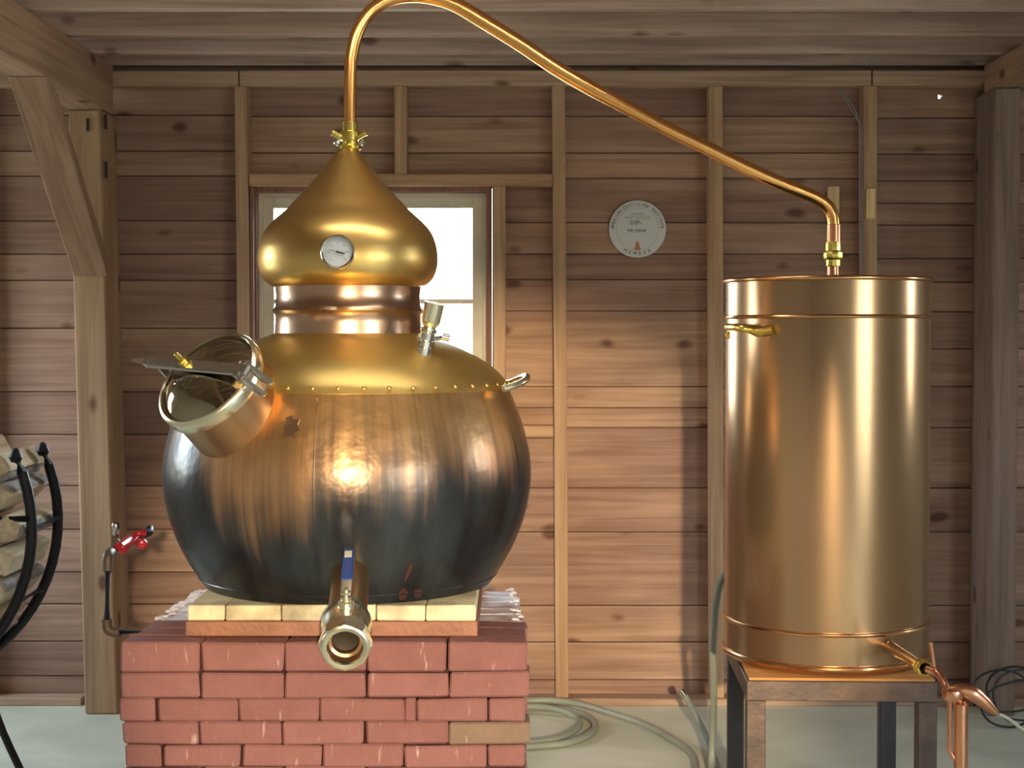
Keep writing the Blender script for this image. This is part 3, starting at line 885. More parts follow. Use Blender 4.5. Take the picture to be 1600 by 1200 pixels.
# thermometer on the onion head
tcn = P(528, 394, 4.045)
ax = V((-.09, -1, .06)).normalized()
th = obj('thermometer', lathe([(.0, -.05), (.03, -.05), (.034, -.01), (.042, -.012), (.0455, -.008), (.0455, .006), (.043, .009), (.0385, .007), (.0375, .003)], tcn, ax, 48), 'steel', still, label='round steel-rimmed dial thermometer')
obj('dial', lathe([(0, 0), (.0385, 0)], tcn + ax * .0035, ax, 40), 'dial', th)
du, dw, _ = frame_of(ax)
R_ = V((1, 0, 0)); R_ = (R_ - ax * R_.dot(ax)).normalized(); U_ = V((0, 0, 1)); U_ = (U_ - ax * U_.dot(ax)).normalized()
b = bmesh.new()
for k in range(23):
    a = math.radians(225 - k * 270 / 22)
    d = R_ * math.cos(a) + U_ * math.sin(a)
    l0 = .031 if k % 2 else .0295
    beam_between(tcn + ax * .0042 + d * l0, tcn + ax * .0042 + d * .0345, .0009, .0004, 0, side=ax.cross(d), bm=b)
obj('marks', b, 'ink', th, smooth=0, kind='stuff')
b = bmesh.new()
nd = (R_ * .93 - U_ * .24).normalized()
beam_between(tcn + ax * .006 - nd * .024, tcn + ax * .006 + nd * .01, .0012, .0008, 0, side=ax.cross(nd), bm=b)
beam_between(tcn + ax * .006 + nd * .003, tcn + ax * .006 + nd * .02, .0036, .0008, 0, side=ax.cross(nd), bm=b)
lathe([(0, 0), (.003, 0), (.003, .004), (0, .004)], tcn + ax * .004, ax, 12, b)
obj('needle', b, 'ink', th, smooth=0)

def text_bm(s, size, c, right, up, nrm, align='CENTER', bm=None):
    cu = bpy.data.curves.new('txt', 'FONT'); cu.body = s; cu.size = size; cu.align_x = align; cu.align_y = 'CENTER'; cu.extrude = size * .01
    cu.resolution_u = 2
    o = bpy.data.objects.new('txt', cu); COL.objects.link(o)
    dg = bpy.context.evaluated_depsgraph_get()
    me = bpy.data.meshes.new_from_object(o.evaluated_get(dg))
    b = bm if bm is not None else bmesh.new()
    t = bmesh.new(); t.from_mesh(me)
    for v in t.verts: v.co = V(c) + right * v.co.x + up * v.co.y + nrm * v.co.z
    merge(b, t)
    bpy.data.objects.remove(o); bpy.data.curves.remove(cu); bpy.data.meshes.remove(me)
    return b
b = bmesh.new()
for k, s in enumerate(('0', '20', '40', '60', '80', '100', '120')):
    a = math.radians(225 - k * 45); d = R_ * math.cos(a) + U_ * math.sin(a)
    text_bm(s, .0068, tcn + ax * .0042 + d * .0245, R_, U_, ax, bm=b)
obj('numerals', b, 'grey_ink', th, smooth=0)

# manway
C = P(322, 590, 3.87)
vw = (V((0, 0, CAMZ)) - C).normalized()
rt = V((0, 0, 1)).cross(vw).normalized()   # screen right at that point
upv = vw.cross(rt)
nn = (vw * .55 + (rt * -.68 + upv * .73) * .835).normalized()
LR = .141
man = obj('manway_neck', lathe([(LR + .012, -.34), (LR - .004, -.05), (LR - .004, -.034)], C, nn, 72), 'neck_brass', still, origin=C, label='short brass manway neck')
obj('weld_collar', torus(C - nn * .165, nn, LR + .005, .004, 72, 8), 'neck_brass', man)
obj('clamp_ring', lathe([(LR - .004, -.036), (LR + .007, -.036), (LR + .008, -.03), (LR + .008, -.008), (LR + .005, -.002), (LR - .002, .002), (LR - .004, -.003)], C, nn, 72), 'pale_brass', man, label='bright steel rim ring')
lid = obj('lid', lathe([(LR - .003, -.004), (LR - .010, -.006), (LR - .018, .000), (LR * .75, .014), (LR * .5, .026), (LR * .25, .033), (0, .035)], C, nn, 72), 'lid_steel', man, label='mirror-polished domed lid')
obj('embossed_ring', torus(C + nn * .0275, nn, LR * .38, .0022, 48, 8), 'lid_steel', lid)
# crossbar through the lid centre
bv = rt * 1.0 + upv * -.10; cc = -(bv.dot(nn)) / vw.dot(nn); bv = (bv + vw * cc).normalized()
A0 = C - bv * .245 + nn * .048; A1 = C + bv * .190 + nn * .048
b = bmesh.new()
sidev = nn.cross(bv).normalized()
beam_between(A0 + bv * .06, A1, .020, .015, .003, side=sidev, bm=b)
m_ = bmesh.new(); vs = []
for t_, w_, h2 in ((.062, .010, .0075), (.0, .003, .003)):
    for sx, sn in ((-1, -1), (1, -1), (1, 1), (-1, 1)): vs.append(m_.verts.new(A0 + bv * t_ + sidev * sx * w_ + nn * sn * h2))
m_.faces.new(vs[0:4]); m_.faces.new(vs[4:8][::-1])
for k in range(4): m_.faces.new((vs[k], vs[(k + 1) % 4], vs[4 + (k + 1) % 4], vs[4 + k]))
bmesh.ops.recalc_face_normals(m_, faces=m_.faces); merge(b, m_)
cb = obj('crossbar', b, 'steel', man, smooth=0, label='flat steel crossbar pointed at the left end')
b = hexnut(C + nn * .056 - bv * .03, nn, .014, .016); lathe([(.006, 0), (.006, .035), (.004, .037), (0, .037)], C + nn * .06 - bv * .03, nn, 12, b)
obj('clamp_nut', b, 'brass', cb, smooth=30)
b = bmesh.new()
for k in (-1, 1):
    beam_between(A1 - bv * .02 + sidev * k * .018 + nn * .008, A1 + bv * .008 + sidev * k * .018 - nn * .075, .006, .022, .002, side=sidev, bm=b)
lathe([(0, -.028), (.006, -.028), (.006, .028), (0, .028)], A1 - bv * .008, sidev, 12, b)
obj('hinge', b, 'steel', man, smooth=30)
b = bmesh.new()
beam_between(C - bv * (LR + .004) + nn * .05, C - bv * (LR + .012) - nn * .04, .014, .01, .002, side=sidev, bm=b)
obj('latch', b, 'steel', man, smooth=0)

# raised jagged brown patch beside the manway
def on_body(px, py, pr, off=0):
    """point on the lathe surface seen at px,py"""
    d = RM @ V(((px - 800) / F, (600 - py) / F, -1)); o = V((0, 0, CAMZ)); t = 3.2
    while t < 5:
        p = o + d * t
        r = math.hypot(p.x - PX, p.y - PY)
        if r <= surf_r(p.z, pr) + off: return p
        t += .0005
    return o + d * 3.9
b = bmesh.new()
outl = [(447, 652), (456, 649), (458, 655), (468, 655), (464, 664), (469, 672), (460, 676), (462, 686), (452, 681), (445, 683), (444, 668)]
f_ = [b.verts.new(on_body(x, y, bp_, .004)) for x, y in outl]; g_ = [b.verts.new(on_body(x, y, bp_, -.002)) for x, y in outl]
b.faces.new(f_)
for k in range(len(f_)): b.faces.new((f_[k], f_[(k + 1) % len(f_)], g_[(k + 1) % len(f_)], g_[k]))
bmesh.ops.recalc_face_normals(b, faces=b.faces)
obj('patch', b, 'neck_copper', still, smooth=0, label='small jagged brown patch')

for outl in ([(641, 880), (645, 884), (640, 898), (634, 908), (631, 906), (636, 893)], [(624, 922), (632, 918), (638, 926), (634, 936), (625, 938), (622, 930)], [(648, 922), (656, 920), (661, 926), (655, 934), (647, 932)]):
    b = bmesh.new()
    f_ = [b.verts.new(on_body(x, y, bp_, .0012)) for x, y in outl]; g_ = [b.verts.new(on_body(x, y, bp_, -.002)) for x, y in outl]
    b.faces.new(f_)
    for k in range(len(f_)): b.faces.new((f_[k], f_[(k + 1) % len(f_)], g_[(k + 1) % len(f_)], g_[k]))
    bmesh.ops.recalc_face_normals(b, faces=b.faces)
    obj('scrape', b, 'bare_copper', still, smooth=0, label='reddish bare spot in the soot')

# filler fitting on the right shoulder
q0 = on_body(662, 550, spf); fa = (P(678, 478, q0.y - .01) - q0).normalized()
L_ = (P(678, 478, q0.y - .01) - q0).length
k_ = L_ / .132
fit = obj('filler_fitting', lathe([(.021, -.02), (.0225, .0), (.0225, .012), (.020, .014), (.0235, .018), (.0235, .03), (.019, .034), (.020, .052), (.0225, .055), (.0225, .062), (.017, .066), (.017, .07)], q0, fa, 28), 'steel', still, label='grey steel threaded coupling')
obj('funnel_cup', lathe([(.017, .068), (.024, .078), (.026, .084), (.0265, .13), (.0275, .133), (.0235, .133), (.022, .09), (0, .088)], q0, fa, 36), 'pale_brass', fit, label='open brass cup')
q1 = P(697, 527, q0.y)
b = tube([q0 + fa * .03, q0 + fa * .035 + V((.012, 0, 0)), q1], .006, 10)
lathe([(0, -.01), (.01, -.01), (.01, .01), (0, .01)], q1, (1, 0, -.2), 16, b)
obj('side_plug', b, 'steel', fit)
obj('wire_loop', tube([q1, P(708, 520, q0.y), P(711, 507, q0.y), P(716, 490, q0.y), P(721, 466, q0.y), P(722, 462, q0.y)], .0013, 6), 'thin_wire', fit)

# carrying handle on the right
h0 = P(786, 606, 4.28); h1 = P(822, 590, 4.20)
b = bmesh.new()
tube([P(784, 600, 4.36), P(800, 597, 4.30), P(816, 590, 4.26), P(823, 588, 4.21), P(821, 594, 4.15), P(806, 602, 4.12), P(786, 608, 4.10)], .0095, 12, bm=b)
obj('side_handle', b, 'pale_brass', still, label='bright brass loop handle')

# drain pipe with ball valve
d0 = on_body(545, 895, bp_); d0 = V((d0.x, d0.y + .05, zz(893, d0.y)))
dE = P(539, 1012, 3.45)
dd = (dE - d0).normalized(); DL = (dE - d0).length
drain = obj('drain_pipe', lathe([(.047, 0), (.047, DL - .15)], d0, dd, 40), 'pipe_copper', still, label='stout orange copper drain pipe')
valve = obj('ball_valve', lathe([(.047, DL - .17), (.052, DL - .165), (.054, DL - .14), (.059, DL - .13), (.060, DL - .10), (.056, DL - .085), (.056, DL - .05), (.052, DL - .045)], d0, dd, 40), 'pale_brass', still, label='nickel-plated brass ball valve')
b = lathe([(.050, DL - .045), (.058, DL - .042), (.0615, DL - .035), (.0615, DL - .006), (.057, DL), (.043, DL)], d0, dd, 8)
obj('hex_end', b, 'pale_brass', valve, smooth=20)
obj('end_rim', lathe([(.0, DL - .008), (.055, DL - .006), (.0545, DL + .002), (.050, DL + .0045), (.0415, DL + .003), (.040, DL - .002)][1:], d0, dd, 48), 'pale_brass', valve)
obj('bore', lathe([(.0415, DL + .001), (.0385, DL - .008), (.0385, DL - .03), (.032, DL - .034), (.031, DL - .09), (0, DL - .09)], d0, dd, 40), 'neck_brass', valve, label='dull golden threaded bore')
obj('bore_shadow_plug', lathe([(.031, DL - .05), (0, DL - .06)], d0, dd, 32), 'dark_hole', valve, label='dark disc painted as shade inside the bore')  # dark disc puts the shade of the bore into colour
vu = (V((0, 0, 1)) - dd * dd.z).normalized()
sb = d0 + dd * (DL - .10) + vu * .052
stem = lathe([(.019, 0), (.019, .018), (.012, .02), (.012, .030), (.006, .030), (.006, .05), (0, .05)], sb, vu, 20)
hexnut(sb + vu * .034, vu, .013, .009, stem)
obj('stem', stem, 'pale_brass', valve, smooth=30)
l0 = sb + vu * .036; 
hd = P(545, 856, 3.84)
mid = l0 + (hd - l0) * .22
lever = beam_between(l0 + vu * .004, l0 + (hd - l0) * .34, .026, .004, .001, side=(1, 0, 0))
lv = obj('lever', lever, 'steel', valve, smooth=0)
obj('grip', beam_between(l0 + (hd - l0) * .28, hd, .028, .010, .003, side=(1, 0, 0)), 'blue', lv, smooth=0, label='blue vinyl grip')
hv = (hd - l0); hn = V((1, 0, 0)).cross(hv).normalized()
if hn.y > 0: hn = -hn
obj('sticker', beam_between(l0 + hv * .74 + hn * .0056, l0 + hv * .88 + hn * .0056, .018, .0008, 0, side=(1, 0, 0)), 'label', lv, smooth=0, label='small cream sticker')

# ---------------------------------------------------------------- swan neck
TX, TY = P(1291, 700, 4.5).x, 4.5
def tz(py): return P(1291, py, 4.5).z
swan = empty('swan_neck_pipe', (PX, PY, pz(232)), 'long bright copper swan-neck pipe arching from onion head to tub', 'pipe')
YE = 4.44
def sw(px, py):
    t = min(1, max(0, (px - 547) / (1303 - 547))); return P(px, py, 4.3 + (YE - 4.3) * t)
pp = [(547, 196), (547, 150), (548, 105), (550, 85), (556, 58), (568, 32), (586, 12), (612, -2), (645, -7), (680, -3), (715, 9), (762, 37), (815, 70), (870, 107), (925, 139), (980, 168), (1040, 200), (1100, 229), (1160, 259), (1215, 284), (1252, 299), (1275, 309), (1291, 320), (1300, 334), (1303, 352), (1303, 372), (1303, 392)]
obj('pipe', tube([sw(*q) for q in pp], [.0170, .0180, .0185, .020, .0215, .0215, .0205, .0195, .0185, .0180, .0175], 20, 8), 'pipe_copper', swan)
# elbow collar with solder bead at the far end
b = lathe([(.0175, 0), (.0195, .002), (.0195, .075), (.0175, .077)], P(1303, 392, YE), (0, 0, 1), 24)
obj('socket', b, 'red_copper', swan)
# brass union at the onion tip
zc = pz(232); O = V((PX + (0), PY, 0))
cx = P(547, 210, 4.3)
b = lathe([(.0255, zc - .006), (.030, zc - .002), (.030, zc + .006), (.022, zc + .01), (.022, zc + .02), (.029, zc + .022), (.029, zc + .045), (.022, zc + .048), (.022, zc + .072), (.018, zc + .074)], (cx.x, PY, 0), seg=32)
un = obj('union_nut', b, 'brass', swan, label='yellow brass union', smooth=30)
for s_ in (-1, 1):
    b = bmesh.new()
    tube([(cx.x + s_ * .02, PY - .015, zc + .028), (cx.x + s_ * .036, PY - .02, zc + .036), (cx.x + s_ * .046, PY - .02, zc + .042)], [.008, .008, .010], 10, 4, bm=b)
    obj('wing_bolt', b, 'brass', un)
for s_ in (-1, 1):
    obj('bolt_head', lathe([(0, 0), (.009, .001), (.009, .008), (.004, .012), (0, .012)], (cx.x + s_ * .033, PY - .02, zc + .014), (s_ * .3, -1, 0), 12), 'steel', un, label='bright steel bolt head')
# brass union above the tub
c2 = P(1302, 400, YE)
z1_ = zz(383, YE); z2_ = zz(420, YE)
b = lathe([(.0205, z1_ + .01), (.0215, z1_), (.0215, z1_ - .016), (.027, z1_ - .020), (.028, z1_ - .026), (.028, z1_ - .036), (.026, z1_ - .041), (.0205, z1_ - .043), (.0205, z1_ - .060), (.017, z1_ - .062)], (c2.x, YE, 0), seg=10)
obj('union_nut', b, 'brass', swan, smooth=25, label='yellow brass union nut')
obj('inlet_stub', lathe([(.0165, z1_ - .060), (.0165, tz(437) - .20)], (c2.x, YE, 0), seg=20), 'red_copper', swan)

# ---------------------------------------------------------------- condenser tub
T = 4.5 / F; TR = 157 * T
ZTT = tz(437); ZTB = .5015
tub = empty('condenser_tub', (TX, TY, ZTB), 'tall round copper condenser tub with rolled rims on a steel stand', 'tub')
b = lathe([(TR, ZTB + .012), (TR, ZTT - .004), (TR - .003, ZTT - .004), (TR - .003, ZTB + .02), (0, ZTB + .02)], (TX, TY, 0), seg=128)
obj('barrel', b, 'tub_copper', tub, origin=(TX, TY, ZTB), smooth=40)
b = lathe([(0, ZTB + .001), (TR - .012, ZTB + .001), (TR - .004, ZTB + .012)], (TX, TY, 0), seg=96)
obj('base_pan', b, 'tub_copper', tub, smooth=30)
obj('rim', torus((TX, TY, ZTT - .004), (0, 0, 1), TR + .003, .0065, 128, 12), 'bead_copper', tub)
for zr, rr in ((tz(496), .0055), (tz(963), .006), (tz(1013), .009)):
    obj('hoop', torus((TX, TY, zr), (0, 0, 1), TR + .001, rr, 128, 10), 'bead_copper', tub)
obj('water', lathe([(0, ZTT - .08), (TR - .0045, ZTT - .08)], (TX, TY, 0), seg=64), 'water', tub)
# brass drop handle, front left
def on_tub(px, py, off):
    for k in range(4000):
        t = 3.9 + k * .0003; p = P(px, py, t)
        if math.hypot(p.x - TX, p.y - TY) <= TR + off: return p
    return P(px, py, TY)
b = bmesh.new()
hA = P(1139, 512, 4.42); hB = on_tub(1200, 516, .010)
tube([P(1137, 511, 4.50), P(1137, 511, 4.44), P(1145, 511, 4.36), P(1158, 512, 4.315), on_tub(1172, 516, .024), on_tub(1184, 519, .016), on_tub(1196, 517, .013), on_tub(1209, 514, .010)], [.010, .011, .010, .011, .010, .014, .012, .015], 12, 6, bm=b)
hk = obj('brass_handle', b, 'brass', tub, label='yellow brass handle')
obj('handle_boss', lathe([(0, -.01), (.010, -.01), (.011, .006), (.006, .012), (0, .012)], P(1140, 524, 4.47), (-.6, -.8, 0), 16), 'brass', hk)
# outlet
o0 = on_tub(1386, 1008, -.004)
o1 = P(1437, 1036, 3.975)
oz = o0.z; o1.z = oz
od = (o1 - o0).normalized(); OL = (o1 - o0).length
outl_ = obj('outlet_pipe', lathe([(.019, 0), (.019, .012), (.016, .018), (.016, OL)], o0, od, 24), 'tub_copper', tub)

# ---------------------------------------------------------------- steel stand and board
stand = empty('steel_stand', (TX, TY, 0), 'rusty square steel stand carrying the copper tub', 'stand')
an = math.radians(2.4)
ux, uy = V((math.cos(an), -math.sin(an), 0)), V((math.sin(an), math.cos(an), 0))
fl = P(1167, 1062, 4.2); fr = P(1462, 1062, 4.2)
SW = (fr - fl).length; SD = .585; ZS = .492
org = V((fl.x, fl.y, 0))
def sp(a, b_, z_): return org + ux * a + uy * b_ + V((0, 0, z_))
w = .052
for (a, b_, nm) in ((w / 2, w / 2, 'leg'), (SW - w / 2, w / 2, 'leg'), (w / 2, SD - w / 2, 'leg'), (SW - w / 2, SD - w / 2, 'leg')):
    w2 = w if b_ < .1 else w * .95
    obj(nm, beam_between(sp(a, b_, 0.0), sp(a, b_, ZS - .055), w2, w2, .002, side=ux), 'angle' if b_ < .1 else 'angle_shaded', stand, smooth=0)  # rear legs get the darker steel, shade under the tub as colour
zr = ZS - .0275
for a0, a1, s_, nm in ((sp(0, w / 2, zr), sp(SW, w / 2, zr), uy, 'rail'), (sp(0, SD - w / 2, zr), sp(SW, SD - w / 2, zr), uy, 'rail'),
                   (sp(w / 2, w, zr), sp(w / 2, SD - w, zr), ux, 'rail'), (sp(SW - w / 2, w, zr), sp(SW - w / 2, SD - w, zr), ux, 'rail')):
    obj(nm, beam_between(a0, a1, w, .055, .002, side=s_), 'angle', stand, smooth=0)
obj('plywood_board', beam_between(sp(.006, SD / 2, ZS + .004), sp(SW - .006, SD / 2, ZS + .004), SD - .01, .0075, .001, side=uy), 'plywood', None, smooth=0,
    label='thin orange plywood board between the steel stand and copper tub', cat='board')

# ---------------------------------------------------------------- spirit parrot
PD = 3.86
pc = P(1497, 1085, PD)
par = empty('spirit_parrot', (pc.x, PD, 0), 'copper parrot spout with cup and beak at the tub outlet', 'parrot')
fc = o0 + od * OL
b = lathe([(.0145, -.004), (.020, 0), (.021, .012), (.018, .014), (.018, .022), (.022, .024), (.022, .038), (.016, .042)], fc, od, 8)
obj('union_nut', b, 'brass', par, smooth=25, label='yellow brass union')
f1 = fc + od * .04
b = tube([f1, P(1462, 1050, 3.92), P(1470, 1058, 3.90), P(1478, 1072, 3.87), P(1484, 1084, PD)], [.010, .012, .010, .0085, .0085], 12, 6)
obj('inlet_tube', b, 'red_copper', par)
obj('vent_tube', tube([P(1460, 1048, 3.915), P(1457, 1025, 3.915), P(1454, 1004, 3.915)], .0052, 10, 3), 'red_copper', par)
c_ = P(1489, 1085, PD)
b = lathe([(.0, -.016), (.020, -.016), (.026, -.008), (.028, .004), (.026, .012), (.012, .013), (0, .013)], c_, (0, 0, 1), 28)
obj('cup', b, 'red_copper', par)
b = tube([P(1483, 1078, PD), P(1500, 1078, PD), P(1520, 1084, PD), P(1540, 1099, PD), P(1560, 1117, PD)], [.006, .016, .021, .016, .005], 14, 6)
obj('beak', b, 'red_copper', par)
bx = P(1502, 1100, PD)
obj('stand_pipe', lathe([(.0175, 0.012), (.0175, bx.z - .0), (.010, bx.z + .01)], (bx.x, PD, 0), seg=24), 'red_copper', par)
sx = P(1484, 1100, PD)
obj('side_tube', tube([(sx.x, PD, c_.z - .012), (sx.x, PD, c_.z - .06), (sx.x + .001, PD, .40), P(1486, 1178, PD), P(1495, 1190, PD)], .0062, 10, 6), 'red_copper', par)
obj('foot', lathe([(0, 0), (.07, 0), (.07, .008), (.02, .014), (.0175, .02), (0, .02)], (bx.x, PD, 0.001), seg=32), 'red_copper', par)
te = P(1560, 1117, PD)
obj('clear_tube', tube([te - V((.006, 0, -.004)), P(1572, 1121, PD), P(1590, 1134, PD), P(1606, 1152, PD), P(1640, 1230, PD), V((te.x + .16, PD, .2)), V((te.x + .19, PD, .008)), V((te.x + .35, PD + .1, .006))], .0045, 8, 6), 'clear_hose', None,
    label='thin clear tube running down right from the parrot beak', cat='tube')

# ---------------------------------------------------------------- hoses
HR = .0125
def FP(px, py, h_=None): return PZ(px, py, HR + .001 if h_ is None else h_)
pts = [FP(690, 1175), FP(760, 1172), FP(835, 1166), FP(885, 1161), FP(922, 1147), FP(930, 1131), FP(912, 1117), FP(870, 1106), FP(815, 1102), FP(740, 1106), FP(690, 1120), FP(680, 1145), FP(730, 1164),
       FP(832, 1160, .02), FP(880, 1151, .02), FP(904, 1136, .02), FP(903, 1123, .02), FP(880, 1111, .036), FP(850, 1105, .038), FP(810, 1103, .038), FP(770, 1100, .03),
       FP(800, 1097, .04), FP(850, 1094, .045), FP(900, 1099, .04), FP(950, 1113, .03), FP(1005, 1131, .018), FP(1055, 1158, .014), FP(1085, 1185), FP(1082, 1230), FP(1050, 1290), FP(990, 1340)]
obj('garden_hose', tube(pts, HR, 12, 8), 'hose', None, label='long grey hose coiled on the concrete floor right of the bricks', cat='hose')
ho = P(1150, 893, 4.70)
vp = [V((TX - .19, TY + .228, ho.z)), P(1146, 894, 4.80), P(1133, 897, 4.85), P(1123, 920, 4.88), P(1117, 960, 4.90), P(1114, 1020, 4.93), P(1115, 1080, 4.98), P(1114, 1140, 5.04), PZ(1111, 1200, .02), PZ(1107, 1240, HR + .001), PZ(1100, 1300, HR + .001)]
obj('drain_hose', tube(vp, .0115, 12, 8), 'hose', None, label='grey hose hanging upright from the back of the tub to floor', cat='hose')
hp = [P(1066, 1082, 5.55), P(1075, 1095, 5.53), P(1088, 1120, 5.45), P(1101, 1145, 5.36), P(1110, 1168, 5.28), PZ(1128, 1215, HR + .001), PZ(1134, 1255, HR + .001), PZ(1136, 1320, HR + .001)]
sh_ = empty('short_hose', hp[0], 'short dark hose with bright open end raised off the floor', 'hose')
obj('tube', tube(hp, .0105, 12, 8), 'hose', sh_)
hdv = (hp[0] - hp[1]).normalized()
obj('ferrule', lathe([(.0108, -.02), (.0135, -.018), (.0135, .006), (.011, .008), (.010, -.006), (0, -.006)], hp[0], hdv, 20), 'steel', sh_, label='shiny metal end')

# black cable coil at the far right on the floor by the wall
b = bmesh.new()
pts = []
for k in range(46):
    a = k * .52; r_ = .10 + .03 * math.sin(k * .7) 
    c0 = P(1583, 1098, 5.62)
    pts.append(c0 + V((math.cos(a) * r_ * 1.15, math.sin(a * .5) * .03, math.sin(a) * r_ * .85 + .0)))
zmin = min(p.z for p in pts)
for p in pts: p.z += max(0, .006 - zmin) if zmin < .006 else 0
obj('cable_coil', tube(pts, .0042, 8, 4), 'black', None, label='tangled black cable coil on the floor at the far right', cat='cable')

# ---------------------------------------------------------------- pipework with red valve at the left
pipe = empty('gas_pipe', P(170, 985, 4.28), 'black iron gas pipe with red valve left of the brick stack', 'pipe')
D1 = 4.28
pe = P(172, 987, D1); ps1 = V((zx(186, 3.83) + .06, D1, pe.z))
hx_ = P(240, 987, D1)
obj('pipe_run', tube([(pe.x + .012, D1, pe.z), (zx(186, 3.83) + .006, D1, pe.z)], .0105, 12, smooth=False), 'black_pipe', pipe)
obj('elbow', tube([(pe.x + .03, D1, pe.z), (pe.x + .008, D1, pe.z), (pe.x - .006, D1, pe.z + .008), (pe.x - .009, D1, pe.z + .035)], .0145, 14, 6), 'old_pipe', pipe)
tt = P(168, 868, D1)
obj('pipe_run', tube([(pe.x - .009, D1, pe.z + .03), (tt.x, D1, tt.z - .03)], .0105, 12, smooth=False), 'black_pipe', pipe)
obj('elbow', tube([(tt.x, D1, tt.z - .045), (tt.x, D1, tt.z - .012), (tt.x, D1 + .008, tt.z), (tt.x, D1 + .035, tt.z + .004)], .0145, 14, 6), 'old_pipe', pipe)
b1 = V((tt.x, D1 + .03, tt.z + .003)); b2 = V((tt.x + .01, 5.0, tt.z + .02))
obj('pipe_run', tube([b1, V((tt.x + .002, 4.62, tt.z + .012))], .009, 12, smooth=False), 'old_pipe', pipe)
v1 = P(194, 848, 4.45); v2 = P(222, 846, 4.58)
rv = obj('valve_body', tube([P(185, 856, 4.36), P(198, 848, 4.45), P(214, 840, 4.55), P(228, 832, 4.62)], [.012, .017, .014, .012], 14, 5), 'red', pipe, label='red enamelled valve')
for c3, r3 in ((P(192, 856, 4.42), .017), (P(222, 850, 4.50), .016)):
    obj('handwheel', lathe([(0, -.012), (r3 * .7, -.012), (r3, -.004), (r3, .005), (r3 * .75, .012), (r3 * .3, .014), (0, .012)], c3, (.25, -1, -.1), 12), 'red', rv)
    obj('stem', tube([c3, c3 + V((-.01, .04, .02))], .006, 8, smooth=False), 'old_pipe', rv)
obj('red_lever', tube([P(206, 842, 4.48), P(215, 834, 4.5), P(228, 834, 4.5)], .008, 8, 4), 'red', rv)
obj('black_elbow', tube([P(224, 835, 4.58), P(233, 832, 4.6), P(234, 826, 4.62)], .012, 12, 5), 'black_pipe', rv)
c4 = P(181, 826, 4.40)
obj('cap', lathe([(0, -.018), (.010, -.018), (.013, -.012), (.013, .01), (.010, .017), (0, .018)], c4, (.1, -.2, 1), 10), 'steel', rv)
obj('cap_neck', tube([c4 - V((0, 0, .012)), P(186, 848, 4.40)], .006, 8, smooth=False), 'old_pipe', rv)

# ---------------------------------------------------------------- small things on the back wall
sc_ = P(996, 358, YB - .009)
sign = empty('round_sign', sc_, 'round white membership sign on the back wall right of the window', 'sign')
nrm = V((0, -1, 0)); SR = 44.5 * YB / F
obj('disc', lathe([(0, -.003), (SR - .001, -.003), (SR, -.001), (SR, .002), (SR - .001, .0035), (0, .0035)], sc_, nrm, 64), 'white', sign, smooth=30)
X_, Z_ = V((1, 0, 0)), V((0, 0, 1))
obj('border_line', torus(sc_ + nrm * .0036, nrm, SR * .73, .0004, 64, 6), 'grey_ink', sign)
def arc_text(s, R, size, a0, a1, bottom=False, sizes=None):
    b = bmesh.new(); n = len(s)
    for i, ch in enumerate(s):
        if ch == ' ': continue
        t = i / (n - 1); a = math.radians(a0 + (a1 - a0) * t)
        d = X_ * math.cos(a) + Z_ * math.sin(a)
        up = -d if bottom else d
        right = V((up.z, 0, -up.x))
        cap = 1.25 if (i == 0 or s[i - 1] == ' ') and not bottom else 1
        text_bm(ch, size * cap, sc_ + nrm * .0042 + d * R, right, up, nrm, bm=b)
    return b
obj('lettering', arc_text('AMERICAN DISTILLING INSTITUTE', SR * .86, .0175, 176, 4), 'ink', sign, smooth=0)
obj('lettering', arc_text('MEMBER', SR * .86, .019, 241, 299, True), 'ink', sign, smooth=0)
b = text_bm('DSP-', .022, sc_ + nrm * .0042 + Z_ * SR * .22 + X_ * -SR * .06, X_, Z_, nrm)
text_bm('ME', .018, sc_ + nrm * .0042 - Z_ * SR * .06 - X_ * SR * .25, X_, Z_, nrm, bm=b)
text_bm('20044', .018, sc_ + nrm * .0042 - Z_ * SR * .06 + X_ * SR * .10, X_, Z_, nrm, bm=b)
obj('lettering', b, 'ink', sign, smooth=0)
b = text_bm('LICENSED', .013, sc_ + nrm * .0042 + Z_ * SR * .52, X_, Z_, nrm)
text_bm('CRAFT DISTILLER', .013, sc_ + nrm * .0042 + Z_ * SR * .40, X_, Z_, nrm, bm=b)
obj('lettering', b, 'grey_ink', sign, smooth=0)
# copper still emblem
b = bmesh.new()
pf = [(.0, -.0), (.011, .0), (.0125, .006), (.010, .014), (.006, .018), (.008, .023), (.006, .028), (.0015, .036), (0, .037)]
ctr = sc_ + nrm * .0042 - Z_ * SR * .74
vs = [b.verts.new(ctr + X_ * x + Z_ * z_) for x, z_ in pf[1:]] + [b.verts.new(ctr - X_ * x + Z_ * z_) for x, z_ in pf[-2:0:-1]]
b.faces.new(vs)
r = bmesh.ops.extrude_face_region(b, geom=b.faces[:])
bmesh.ops.translate(b, verts=[v for v in r['geom'] if isinstance(v, bmesh.types.BMVert)], vec=nrm * .0004)
obj('emblem', b, 'copper_ink', sign, smooth=0, label='small copper-coloured still emblem')

